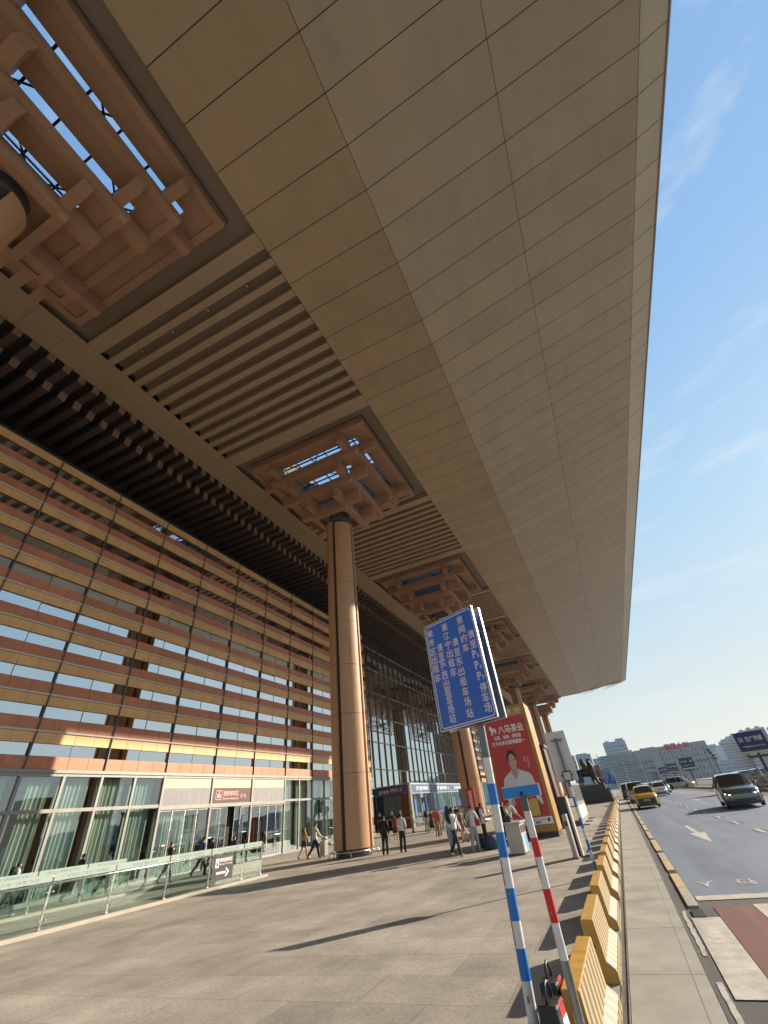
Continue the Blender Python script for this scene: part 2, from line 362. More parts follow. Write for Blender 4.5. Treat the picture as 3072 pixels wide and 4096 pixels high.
st = thing('railway_station', 'long railway station front of ochre and terracotta stripes with a dark glass hall', 'station', (XF, 50, 0), world=True)
ZB, MOD, BAY = 5.36, 1.756, 4.257
def wing(y0, nb, first=True):
    y1 = y0 + nb * BAY
    rows = [(ZB, ZB + .575, 'terracotta_band')]
    for i in range(10):
        b = 6.51 + MOD * i
        rows.append((b, b + .51, 'ochre_band'))
        led = MB(); led.box(XF - .02, XF + .075, y0, y1, b + .515, b + .60); led.build('ledge', LEDGE, st)
        if i < 9: rows.append((b + .605, b + 1.18, 'terracotta_band'))
        # row of panes
    for a, b, nm in rows:
        mb = MB()
        for k in range(nb * 4):
            ya = y0 + k * BAY / 4
            mb.box(XF - .03, XF + random.uniform(.0, .006), ya + .012, ya + BAY / 4 - .012, a + .008, b - .008)
        mb.box(XF - .034, XF - .02, y0, y1, a + .006, b - .006)
        mb.build(nm, TERR if nm == 'terracotta_band' else OCHR, st)
    for i in range(10):
        z = 5.935 + MOD * i; wb = MB(); fr = MB()
        for k in range(nb * 2):
            ya = y0 + k * BAY / 2; t = random.uniform(-.004, .004); u = random.uniform(-.003, .003)
            wb.quad((XF - .08 + t, ya, z), (XF - .08 - t, ya + BAY / 2, z), (XF - .08 - t + u, ya + BAY / 2, z + .575), (XF - .08 + t + u, ya, z + .575))
        ring = [(XF - .085, y0, z)]
        for k in range(nb * 2):
            ya = y0 + k * BAY / 2
            if k: ring += [(XF - .085, ya - .012, z + .02), (XF - .085, ya - .012, z + .575), (XF - .085, ya + .012, z + .575), (XF - .085, ya + .012, z + .02)]
            else: ring += [(XF - .085, y0, z + .02)]
        ring += [(XF - .085, y1, z + .02), (XF - .085, y1, z)]
        fr.prism(ring, (.03, 0, 0))
        o = wb.build('window_strip', MIRROR, st); fr.build('frame', BRONZE, o)
    bk = MB(); bk.box(XF - .3, XF - .12, y0, y1, ZB, 22.82); bk.build('backing_wall', INTER, st)
    for k in range(nb + 1):
        ya = y0 + k * BAY
        m = MB(); m.box(XF - .03, XF + .07, ya - .035, ya + .035, ZB, 22.82); m.box(XF + .07, XF + .085, ya - .022, ya + .022, ZB, 22.82); m.build('mullion', BRONZE, st)
    tp = MB(); tp.box(XF - .3, XF + .1, y0, y1, 22.83, 22.93); tp.box(XF - .25, XF - .18, y0, y1, 23.2, 23.27)
    for k in range(nb * 2 + 1): tp.box(XF - .25, XF - .18, y0 + k * BAY / 2 - .03, y0 + k * BAY / 2 + .03, 22.93, 23.2)
    tp.build('parapet', DSTEEL, st)
    fa = MB(); fa.box(XF - .1, XF + .11, y0, y1, 5.2, 5.35); fa.build('fascia', ALU, st)
def INV_fix(o):
    for ch in o.children: ch.matrix_parent_inverse = Matrix()
def sub(mb, name, mats, par, **k):
    """a sub-part built in the same world coordinates as its part"""
    o = mb.build(name, mats, **k); o.parent = par
    o.matrix_parent_inverse = INV_of(par).copy(); return o
def INV_of(p): return Matrix()
YW = 22.4 - BAY * 6
wing(YW, 13)            # -3.14 .. 52.2
wing(104.6, 14)
# ground storey: windows and doors
def curtain(mb, y0, y1, z0, z1, x=XF - .55):
    n = max(6, int((y1 - y0) / .045)); ph = random.uniform(0, 6); top = []; bot = []
    for i in range(n + 1):
        yy = y0 + (y1 - y0) * i / n; o = .05 * math.sin(i * 1.25 + ph) + .03 * math.sin(i * .47 + ph * 2)
        top.append((x + o, yy, z1)); bot.append((x + o * 1.3, yy, z0))
    b = len(mb.v); mb.v += bot + top
    for i in range(n): mb.f.append([b + i, b + i + 1, b + n + 2 + i, b + n + 1 + i]); mb.m.append(0)
def window_bay(y0, y1, dark=0.25, low=False):
    f = MB(); w = .07
    f.box(XF - .08, XF + .06, y0 - w, y0 + w, 0, 5.2); f.box(XF - .07, XF + .05, y0 + w, y1 - w, 3.5, 3.66)
    f.box(XF - .07, XF + .05, y0 + w, y1 - w, 5.06, 5.2); f.box(XF - .07, XF + .05, y0 + w, y1 - w, 0, .14)
    o = f.build('window', ALU, st)
    pn = MB(); e = random.uniform(-.006, .006)
    for z0, z1 in ((.14, 3.5), (3.66, 5.06)): pn.quad((XF - .03, y0 + w, z0), (XF - .03 + e, y1 - w, z0), (XF - .03 + e, y1 - w, z1), (XF - .03, y0 + w, z1))
    sub(pn, 'pane', SHOPG, o)
    cu = MB(); d = y0 + w + random.uniform(.02, .1); curtain(cu, d, y1 - w - (y1 - y0) * dark * random.uniform(.6, 1.1), .1, 5.05)
    sub(cu, 'curtain', CURT, o, smooth=True)
def door_bay(y0, y1, sign=False, openm=False, curt=False):
    f = MB(); w = .075
    f.box(XF - .12, XF + .08, y0 - w, y0 + w, 0, 5.2); f.box(XF - .1, XF + .07, y0 + w, y1 - w, 3.42, 3.58)
    f.box(XF - .1, XF + .05, y0 + w, y1 - w, 5.08, 5.2); f.box(XF - .09, XF + .09, y0 + w, y1 - w, 3.36, 3.42)
    o = f.build('door_frame', ALU, st)
    a = MB(); a.box(XF - .09, XF + .0, y0 + w, y1 - w, 4.5, 5.08); sub(a, 'cream_panel', CREAM, o)
    a = MB(); a.box(XF - .09, XF + .015, y0 + w, y1 - w, 3.58, 4.49)
    s = sub(a, 'sign_board' if sign else 'grey_panel', mat('sign_maroon', (.085, .03, .03), .45, var=.1, scale=3) if sign else mat('weathered_grey_panel', (.27, .26, .27), .6, var=.25, scale=2.5, stretch=(1, 3, .5)), o)
    if sign:
        t = MB(); X = XF + .019; PK = mat('sign_pink', (.78, .42, .36), .5, var=0)
        write(t, '商务候车区', (X, 28.62, 4.17), (0, 1, 0), (0, 0, 1), .34, width=1.55, bold=.006)
        write(t, 'Business Waiting Area', (X, 28.62, 3.84), (0, 1, 0), (0, 0, 1), .19, width=1.6, bold=.004)
        write(t, '(2F·北)', (X, 29.95, 3.98), (0, 1, 0), (0, 0, 1), .27, width=.68, bold=.004)
        for q in (0, .025):
            pass
        fr = [(27.1, 3.80), (27.68, 3.80), (27.68, 4.33), (27.1, 4.33)]
        for (ya, za), (yb, zb) in zip(fr, fr[1:] + fr[:1]): t.box(X - .002, X + .002, min(ya, yb) - .02, max(ya, yb) + .02, min(za, zb) - .02, max(za, zb) + .02)
        t.lathe((X, 27.39, 4.22), [(0.001, 0), (.001, 0)], 3)
        t.ball((X, 27.39, 4.20), .06, 8, sc=(.05, 1, 1)); t.box(X - .002, X + .002, 27.28, 27.5, 3.98, 4.11); t.box(X - .002, X + .002, 27.22, 27.28, 3.9, 4.14); t.box(X - .002, X + .002, 27.5, 27.56, 3.9, 4.14); t.box(X - .002, X + .002, 27.28, 27.5, 3.9, 3.95)
        sub(t, 'lettering', PK, s)
    n = 4; dw = (y1 - y0 - 2 * w) / n
    for k in range(n):
        if openm and k in (1, 2):
            ya = (y0 + w + dw * (.72 if k == 1 else 2.45))
        else: ya = y0 + w + dw * k
        d = MB(); x = XF - .02 if not (openm and k in (1, 2)) else XF - .09
        d.box(x - .02, x + .02, ya, ya + .035, .02, 3.36); d.box(x - .02, x + .02, ya + dw - .035, ya + dw, .02, 3.36)
        d.box(x - .018, x + .018, ya, ya + dw, .02, .12); d.box(x - .018, x + .018, ya, ya + dw, 3.28, 3.36)
        do = d.build('glass_door', STEEL, st)
        pn = MB(); pn.quad((x, ya + .03, .1), (x, ya + dw - .03, .1), (x, ya + dw - .03, 3.3), (x, ya + .03, 3.3)); sub(pn, 'pane', SHOPG, do)
        h = MB(); hy = ya + (dw - .1 if k % 2 == 0 else .1); h.tube((x + .07, hy, .55), (x + .07, hy, 2.3), .02); h.tube((x, hy, .8), (x + .07, hy, .8), .012); h.tube((x, hy, 2.05), (x + .07, hy, 2.05), .012)
        sub(h, 'handle', STEEL, do)
    if curt:
        cu = MB(); curtain(cu, y0 + .1, y1 - .55, .1, 3.35, XF - .45); sub(cu, 'curtain', CURT, o, smooth=True)
hb = BAY / 2
ys = [YW + hb * i for i in range(26)]
for a in ys:
    b = a + hb
    if 22.3 <= a < 35.0: continue
    window_bay(a, b, .13)
door_bay(22.4, 26.657, curt=True); door_bay(26.657, 30.914, True, True); door_bay(30.914, 35.171)
ib = MB(); ib.box(XF - 4.0, XF - 3.8, YW, 52.2, 0, 5.3); ib.box(XF - 4, XF - .12, YW, 52.2, 5.2, 5.34); ib.box(XF - 4, XF - .12, YW - .1, YW, 0, 5.3)
ib.build('back_wall', INTER, st)
ib = MB(); ib.box(XF - 1.8, XF - 1.75, 29.4, 30.7, 0, 3.3); ib.build('inner_partition', mat('brown_wood', (.05, .022, .012), .5, var=.2), st)
cc = MB(); cc.ball((XF + .16, 39.5, 5.05), .1, 8); cc.tube((XF + .1, 39.5, 5.15), (XF + .16, 39.5, 5.1), .03); cc.build('security_camera', WHITE, st, smooth=True)
# right wing ground storey, only glimpsed
wb = MB(); wb.box(XF - .15, XF - .05, 104.6, 164.2, 0, 5.2); wb.build('ground_floor_glazing', SHOPG, st)
# end returns of the striped wings
e = MB(); e.box(XG, XF - .3, 52.2, 52.4, 0, 23.3); e.box(XG, XF - .3, 104.4, 104.58, 0, 23.3); e.build('return_wall', TERR, st)
# ---- glass hall
gl = MB(); mu = MB(); tr = MB(); P2 = BAY / 2
yy = 52.3; cols_ = []
while yy < 104.5:
    zs = [4.7, 7.0, 10.45, 13.95, 17.45, 20.95, 24.4, 27.9]
    for a, b in zip(zs, zs[1:]):
        t, u = random.uniform(-.012, .012), random.uniform(-.010, .010)
        gl.quad((XG + t, yy, a), (XG - t, yy + P2, a), (XG - t + u, yy + P2, b), (XG + t + u, yy, b))
    mu.box(XG - .05, XG + .14, yy - .045, yy + .045, 4.7, 27.9); yy += P2
for z in (4.7, 7.0, 10.45, 13.95, 17.45, 20.95, 24.4): tr.box(XG - .05, XG + .10, 52.3, 104.4, z - .06, z + .06)
gl.build('hall_glazing', MIRROR2, st); mu.build('hall_mullions', mat('hall_mullion', (.13, .13, .13), .4, .5, var=.1), st); tr.build('hall_transoms', mat('hall_transom', (.33, .32, .30), .4, .4, var=.1), st)
bk = MB(); bk.box(XG - 14, XG - 13.8, 50, 106, 0, 28); bk.build('hall_back_wall', mat('hall_interior', (.12, .11, .10), .8, var=.3, scale=.15), st)
COPPER = mat('copper_lattice', (.30, .16, .09), .45, .5, var=.15, scale=5)
def lattice(y0):
    mb = MB(); w, z0, z1 = 8.5, 11.9, 20.1; h = z1 - z0; X = XG + .22
    def ln(pts, t=.034, mir=True):
        for A in ([pts, [(1 - u, v) for u, v in pts]] if mir else [pts]):
            for (u0, v0), (u1, v1) in zip(A, A[1:]):
                a, b = Vector((X, y0 + u0 * w, z0 + v0 * h)), Vector((X, y0 + u1 * w, z0 + v1 * h)); d = b - a
                if d.length < 1e-4: continue
                q = Matrix.Translation((a + b) / 2) @ d.to_track_quat('Z', 'X').to_matrix().to_4x4()
                mb.bbox((0, 0, 0), (t, t, d.length / 2 + t * .6), q)
    ln([(0, 0), (0, 1), (1, 1), (1, 0), (0, 0)], .045, False)
    for fl in (0, 1):
        F = lambda pts: [(u, 1 - v) for u, v in pts] if fl else pts
        for d in (.05, .10, .15):   # nested corner frames ending in hexagon tips
            ln(F([(d, .52), (d, 1 - d), (.40 - d * .35, 1 - d), (.5 - d * .25, .905 - d * .1), (.40 - d * .35, .83 - (.15 - d) * .1)][:5]))
        ln(F([(.20, .60), (.20, .83), (.36, .83), (.42, .88), (.36, .915), (.2, .915)]))
        ln(F([(0, .50), (.05, .52), (.10, .57)])); ln(F([(0.02, .5), (.10, .62), (.10, .75)], ))
        ln(F([(.5, .72), (.5, .86), (.44, .9)]))
    for s in (1.0, .72, .45, .22): ln([(.5, .5 + .30 * s), (.5 - .22 * s, .5), (.5, .5 - .30 * s)])
    ln([(.25, .36), (.25, .64)]); ln([(.25, .5), (.28, .5)]); ln([(.25, .64), (.42, .64)]); ln([(.25, .36), (.42, .36)])
    ln([(.38, .5), (.5, .64)]); ln([(.38, .5), (.5, .36)])
    mb.build('lattice_screen', COPPER, st)
for i in range(3): lattice(60.0 + 17.03 * i)
# ---- entrance lobby box that stands out from the glass hall
XV = -25.0
v = MB(); v.box(XG, XV, 60.6, 95, 4.68, 4.80); v.box(XV - .12, XV, 60.5, 60.72, 0, 4.68); v.box(XV - .3, XV - .12, 60.5, 60.62, 0, 4.68)
for i in range(5): v.box(XV - .1, XV + .02, 60.9 + i * 8.55 - .09, 60.9 + i * 8.55 + .09, 0, 4.68)
v.box(XV - .06, XV + .05, 60.7, 95, 3.58, 3.68); v.box(XV - .06, XV + .05, 60.7, 95, 4.6, 4.72)
for i in range(16): v.box(XV - .05, XV - .0, 61.9 + i * 2.13 - .03, 61.9 + i * 2.13 + .03, 0, 3.58)
v.build('lobby_frame', mat('lobby_frame_metal', (.42, .41, .40), .4, .4, var=.06), st)
NAVY = mat('banner_navy', (.006, .03, .12), .4, var=.1, scale=2); BAN = mat('banner_blue', (.045, .14, .30), .4, var=.1, scale=2)
b = MB(); b.box(XG, XV - .3, 60.42, 60.52, 3.6, 4.6); sb = b.build('side_banner', NAVY, st)
t = MB(); Y = 60.415
write(t, '2F', (-29.3, Y, 4.09), (1, 0, 0), (0, 0, 1), .55, width=.6, bold=.012)
for cx in (-28.7, -28.22):
    for a, b_ in ((-.2, -.17), (.17, .2)): t.box(cx + a, cx + b_, Y - .003, Y, 3.93, 4.33); t.box(cx - .2, cx + .2, Y - .003, Y, 4.13 + a - .03, 4.13 + a)
    t.ball((cx, Y, 4.15), .1, 8, sc=(1, .03, 1)); t.box(cx - .03, cx + .03, Y - .003, Y, 3.98, 4.08)
write(t, '铁路出发（北）', (-26.95, Y, 4.27), (1, 0, 0), (0, 0, 1), .3, width=1.75, bold=.004)
write(t, 'Railway Departure (North)', (-26.95, Y, 4.03), (1, 0, 0), (0, 0, 1), .16, width=1.7)
write(t, '1 入', (-29.9, Y, 3.78), (1, 0, 0), (0, 0, 1), .15); write(t, '入 口', (-25.7, Y, 3.80), (1, 0, 0), (0, 0, 1), .15)
sub(t, 'lettering', TEXTW, sb)
b = MB()
for i in range(4): b.box(XV - .03, XV + .04, 61.0 + i * 8.55, 69.35 + i * 8.55, 3.69, 4.59)
fb = b.build('front_banner', BAN, st)
t = MB()
for i in range(4):
    X, y0 = XV + .045, 61 + i * 8.55
    write(t, '2F', (X, y0 + 2.1, 4.17), (0, 1, 0), (0, 0, 1), .6, width=.8, bold=.02)
    for cy in (3.1, 3.7): t.box(X - .002, X + .002, y0 + cy - .25, y0 + cy + .25, 3.92, 3.97); t.ball((X, y0 + cy, 4.2), .2, 8, sc=(.02, 1, 1))
    write(t, '铁路出发北', (X, y0 + 5.3, 4.2), (0, 1, 0), (0, 0, 1), .42, width=2.3, bold=.012)
    write(t, '5432'[i], (X, y0 + 7.1, 4.15), (0, 1, 0), (0, 0, 1), .6, bold=.02)
    write(t, '1', (X, y0 + .4, 3.85), (0, 1, 0), (0, 0, 1), .25); write(t, '4', (X, y0 + 8.1, 3.85), (0, 1, 0), (0, 0, 1), .25)
sub(t, 'lettering', TEXTW, fb)
g = MB(); g.box(XV - .055, XV - .045, 60.8, 95, .05, 3.58); g.build('lobby_glazing', SHOPG, st)
g = MB(); g.box(XG + .1, XV - .3, 60.55, 60.58, .05, 3.58); lo = g.build('side_doors', glass('dark_door_glass', (.18, .2, .2), .03), st)
f = MB()
for x in (-30.1, -28.9, -27.7, -26.5, -25.35): f.box(x - .03, x + .03, 60.48, 60.55, 0, 3.58)
f.box(XG, XV - .3, 60.47, 60.55, 1.0, 1.22); f.build('side_door_frame', mat('door_bar_grey', (.20, .2, .19), .5, .3), st)
n_ = MB()
for x in (-29.7, -27.9, -26.7): n_.box(x - .13, x + .13, 60.45, 60.46, 1.55, 1.95)
n_.build('paper_notice', WHITE, st)
i_ = MB(); i_.box(XG - 6, XG - 5.9, 58, 100, 0, 4.6); i_.box(XG - 6, XV - .3, 60.7, 96, -.0, .01); i_.build('lobby_back_wall', INTER, st)
cl = MB()
for i in range(4):
    y0 = 61.5 + i * 8.55
    cl.prism([(XV - .5, y0 + 1.9, 0.3), (XV - .5, y0 + 3.0, .3), (XV - .5, y0 + 2.5, 3.4), (XV - .5, y0 + 1.6, 3.4)], (.03, 0, 0)); cl.prism([(XV - .5, y0 + 5.9, 0.3), (XV - .5, y0 + 7.0, .3), (XV - .5, y0 + 6.2, 3.4), (XV - .5, y0 + 5.1, 3.4)], (.03, 0, 0))
cl.build('blind', mat('white_blind', (.62, .62, .60), .7, stretch=(1, 8, 1), var=.3, scale=4), st)
dc = MB()
for i in range(4):
    y0 = 61.3 + i * 8.55; dc.box(XV - .02, XV - .01, y0 + .3, y0 + .95, 1.2, 2.9); dc.box(XV - .02, XV - .01, y0 + 3.3, y0 + 3.8, 1.0, 2.6)
dc.build('window_decal', mat('decal_blue', (.03, .12, .45), .4), st)
# ================================================================ canopy
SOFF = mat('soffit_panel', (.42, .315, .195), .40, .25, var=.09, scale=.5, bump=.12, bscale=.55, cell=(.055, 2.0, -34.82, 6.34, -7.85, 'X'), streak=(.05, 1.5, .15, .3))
SOFF2 = mat('soffit_panel_outer_lit', (.50, .395, .275), .40, .25, var=.09, scale=.5, bump=.12, bscale=.55, cell=(.055, 2.0, -34.82, 7.42, -1.5, 'X'), streak=(.05, 1.5, .15, .3))  # same panels as inside; light on the outward slope put into a paler colour
SLAT = mat('slat_panel', (.42, .31, .195), .5, .1, var=.07, scale=.5)
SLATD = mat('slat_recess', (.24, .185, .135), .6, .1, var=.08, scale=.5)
CAPM = mat('capital_brown', (.40, .225, .13), .6, var=.10, scale=.8, bump=.05, bscale=12)
CORB = mat('corbel_shaded_brown', (.085, .050, .037), .65, var=.15, scale=.8)  # shade on the beams put into this darker brown
ROOF = mat('roof_metal', (.35, .34, .32), .5, .3, var=.1)
PITCH, YC0, XC, HR = 27.2, -.75, -14.8, 6.8
caps = [YC0 + PITCH * k for k in range(0, 7)]
cp = thing('canopy_roof', 'huge tan panelled canopy roof sweeping out over the pavement and road', 'canopy', (XC, 60, 28), world=True)
prof = [(-7.85, 28.0), (-1.52, 28.0), (5.93, 29.68), (13.3, 31.45), (15.08, 32.4)]
yend = [164.2, 164.0, 170.8, 179.7, 182.5]
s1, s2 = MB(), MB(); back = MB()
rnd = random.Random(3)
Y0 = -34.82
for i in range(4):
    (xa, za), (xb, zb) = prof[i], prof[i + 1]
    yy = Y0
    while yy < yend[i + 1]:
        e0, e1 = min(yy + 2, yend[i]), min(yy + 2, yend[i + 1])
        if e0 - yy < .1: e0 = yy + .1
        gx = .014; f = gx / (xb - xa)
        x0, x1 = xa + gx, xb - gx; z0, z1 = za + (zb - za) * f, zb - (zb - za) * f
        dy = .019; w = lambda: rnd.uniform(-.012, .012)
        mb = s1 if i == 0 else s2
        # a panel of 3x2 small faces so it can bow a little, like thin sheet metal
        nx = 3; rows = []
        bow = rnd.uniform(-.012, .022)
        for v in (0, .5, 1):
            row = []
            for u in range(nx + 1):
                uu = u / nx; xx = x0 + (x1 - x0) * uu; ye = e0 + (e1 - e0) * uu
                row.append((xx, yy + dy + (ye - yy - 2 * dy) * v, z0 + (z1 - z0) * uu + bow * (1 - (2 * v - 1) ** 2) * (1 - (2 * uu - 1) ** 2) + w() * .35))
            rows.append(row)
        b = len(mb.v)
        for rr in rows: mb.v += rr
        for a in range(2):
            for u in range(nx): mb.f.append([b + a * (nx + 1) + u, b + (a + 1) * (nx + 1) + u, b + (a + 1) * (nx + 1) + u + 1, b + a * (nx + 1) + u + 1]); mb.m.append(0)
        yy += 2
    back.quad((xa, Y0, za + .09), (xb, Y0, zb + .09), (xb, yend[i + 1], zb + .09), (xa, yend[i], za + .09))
s1.build('inner_soffit', SOFF, cp, smooth=True); s2.build('outer_soffit', SOFF2, cp, smooth=True); back.build('soffit_backing', mat('joint_backing_dark', (.03, .025, .02), .9), cp)  # dark backing shows through the panel joints
ed = MB(); ed.box(15.08, 15.16, Y0, 182.5, 32.36, 32.9); ed.build('roof_edge', mat('roof_edge_metal', (.42, .40, .37), .45, .3), cp)
# flat strip beside the corbels, slats and strips between the capitals
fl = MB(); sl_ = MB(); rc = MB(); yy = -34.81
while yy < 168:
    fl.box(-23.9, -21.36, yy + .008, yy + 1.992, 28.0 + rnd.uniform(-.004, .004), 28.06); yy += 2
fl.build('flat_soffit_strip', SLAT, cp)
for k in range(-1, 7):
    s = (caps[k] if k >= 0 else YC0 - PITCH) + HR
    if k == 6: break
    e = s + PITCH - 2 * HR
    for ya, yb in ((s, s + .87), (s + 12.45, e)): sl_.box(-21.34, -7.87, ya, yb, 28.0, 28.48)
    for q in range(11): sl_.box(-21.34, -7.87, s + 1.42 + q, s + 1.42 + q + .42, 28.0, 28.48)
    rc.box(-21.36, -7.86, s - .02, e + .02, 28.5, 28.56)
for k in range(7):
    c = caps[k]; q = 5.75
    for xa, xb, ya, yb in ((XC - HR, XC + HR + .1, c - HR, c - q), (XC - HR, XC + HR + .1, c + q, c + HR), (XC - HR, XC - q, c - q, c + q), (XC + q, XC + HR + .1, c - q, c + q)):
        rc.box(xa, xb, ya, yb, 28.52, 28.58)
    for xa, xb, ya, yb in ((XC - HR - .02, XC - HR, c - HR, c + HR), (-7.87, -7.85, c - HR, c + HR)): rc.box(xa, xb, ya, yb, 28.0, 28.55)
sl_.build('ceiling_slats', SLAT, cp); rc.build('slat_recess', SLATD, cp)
dm = MB(); dm.lathe((0, 0, 0), [(.16, -.03), (.16, .01)], 16); dm.lathe((0, 0, 0), [(.12, -.034), (.001, -.034)], 16, 1)
proto = None
for k in range(-1, 3):
    s = (caps[k] if k >= 0 else YC0 - PITCH) + HR
    for yq in (s + 2.14, s + 10.14):
        for x in (-19.2, -16.4, -13.4, -10.3):
            if proto is None:
                proto = dm.build('downlight', [DSTEEL, mat('lamp_glass_unlit', (.45, .40, .33), .3)], cp); d = proto
                INVL = proto.matrix_parent_inverse.copy()
            else:
                d = proto.copy(); COL.objects.link(d); d.parent = cp; d.matrix_parent_inverse = INVL
            d.location = (x, yq, 28.495)
# corbel beams over the facade
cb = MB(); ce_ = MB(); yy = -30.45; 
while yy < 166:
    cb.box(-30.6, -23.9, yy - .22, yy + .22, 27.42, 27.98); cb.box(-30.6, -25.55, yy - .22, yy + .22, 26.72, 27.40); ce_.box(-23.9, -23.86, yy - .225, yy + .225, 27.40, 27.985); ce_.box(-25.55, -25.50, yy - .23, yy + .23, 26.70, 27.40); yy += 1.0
cb.build('corbel_beams', CORB, cp); ce_.build('lit_beam_ends', mat('beam_end_lit_tan', (.33, .215, .145), .6, var=.12, scale=1), cp)  # beam ends share the beams' brown; their light is put into a paler colour
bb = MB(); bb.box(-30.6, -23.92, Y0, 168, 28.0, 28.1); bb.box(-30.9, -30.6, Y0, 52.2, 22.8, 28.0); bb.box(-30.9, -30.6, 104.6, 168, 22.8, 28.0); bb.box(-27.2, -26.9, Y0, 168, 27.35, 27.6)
bb.box(-30.6, XF - .3, YW, 52.2, 22.6, 22.75); bb.build('corbel_ceiling', mat('corbel_recess_shade', (.018, .014, .012), .9, var=.1), cp)  # shade of the recess put into a near-black colour
# roof deck with openings above the capitals, skylight shafts, glazing bars
dk = MB(); q = 5.75; T = 31.6
dk.hexa([(XC + q + .2, Y0, T), (15.1, Y0, 32.45), (15.1, 182.5, 32.45), (XC + q + .2, 166, T), (XC + q + .2, Y0, T + .3), (15.1, Y0, 32.85), (15.1, 182.5, 32.85), (XC + q + .2, 166, T + .3)])
dk.box(-75, XC - q - .2, Y0, 168, T, T + .3)
prev = Y0
for c in caps:
    dk.box(XC - q - .2, XC + q + .2, prev, c - q - .2, T, T + .3); prev = c + q + .2
dk.box(XC - q - .2, XC + q + .2, prev, 168, T, T + .3)
dk.box(-75, -74.7, Y0, 168, 0, T); dk.build('roof_deck', ROOF, cp)
ew = MB(); ew.box(-30.6, XC + q, 167.0, 167.2, 28.0, T); ew.build('roof_end_wall', SOFF, cp)
TEAL = mat('shaft_lining', (.10, .085, .07), .6, var=.15)
for c in caps:
    sh = MB()
    for xa, xb, ya, yb in ((XC - q - .15, XC - q, c - q - .15, c + q + .15), (XC + q, XC + q + .15, c - q - .15, c + q + .15), (XC - q, XC + q, c - q - .15, c - q), (XC - q, XC + q, c + q, c + q + .15)): sh.box(xa, xb, ya, yb, 28.5, T)
    for xa, xb, ya, yb in ((XC - q - .35, XC - q - .2, c - q - .35, c + q + .35), (XC + q + .2, XC + q + .35, c - q - .35, c + q + .35), (XC - q - .2, XC + q + .2, c - q - .35, c - q - .2), (XC - q - .2, XC + q + .2, c + q + .2, c + q + .35)): sh.box(xa, xb, ya, yb, T + .3, T + 3.2)  # unseen walls added above the deck to keep sun patches off the facade
    o = sh.build('skylight_shaft_sun_block', TEAL, cp)
    br = MB()
    for i in range(8): 
        x = XC - q + 2 * q * i / 7; br.box(x - .05, x + .05, c - q, c + q, T + .12, T + .22)
        y = c - q + 2 * q * i / 7; br.box(XC - q, XC + q, y - .06, y + .06, T + .10, T + .21)
    for a in range(4):
        xa = XC - q + a * 2 * q / 4
        for b_ in range(4):
            ya = c - q + b_ * 2 * q / 4; f = (a + b_) % 2
            br.tube((xa, ya if f else ya + q / 2, T - .5), (xa + q / 2, ya + q / 2 if f else ya, T - .5), .06, n=6)
    sub(br, 'glazing_bars', DSTEEL, o)
    gp = MB(); gp.quad((XC - q, c - q, T + .24), (XC + q, c - q, T + .24), (XC + q, c + q, T + .24), (XC - q, c + q, T + .24)); sub(gp, 'skylight_glass', glass('skylight_pane', (.86, .93, .97), .06), o)

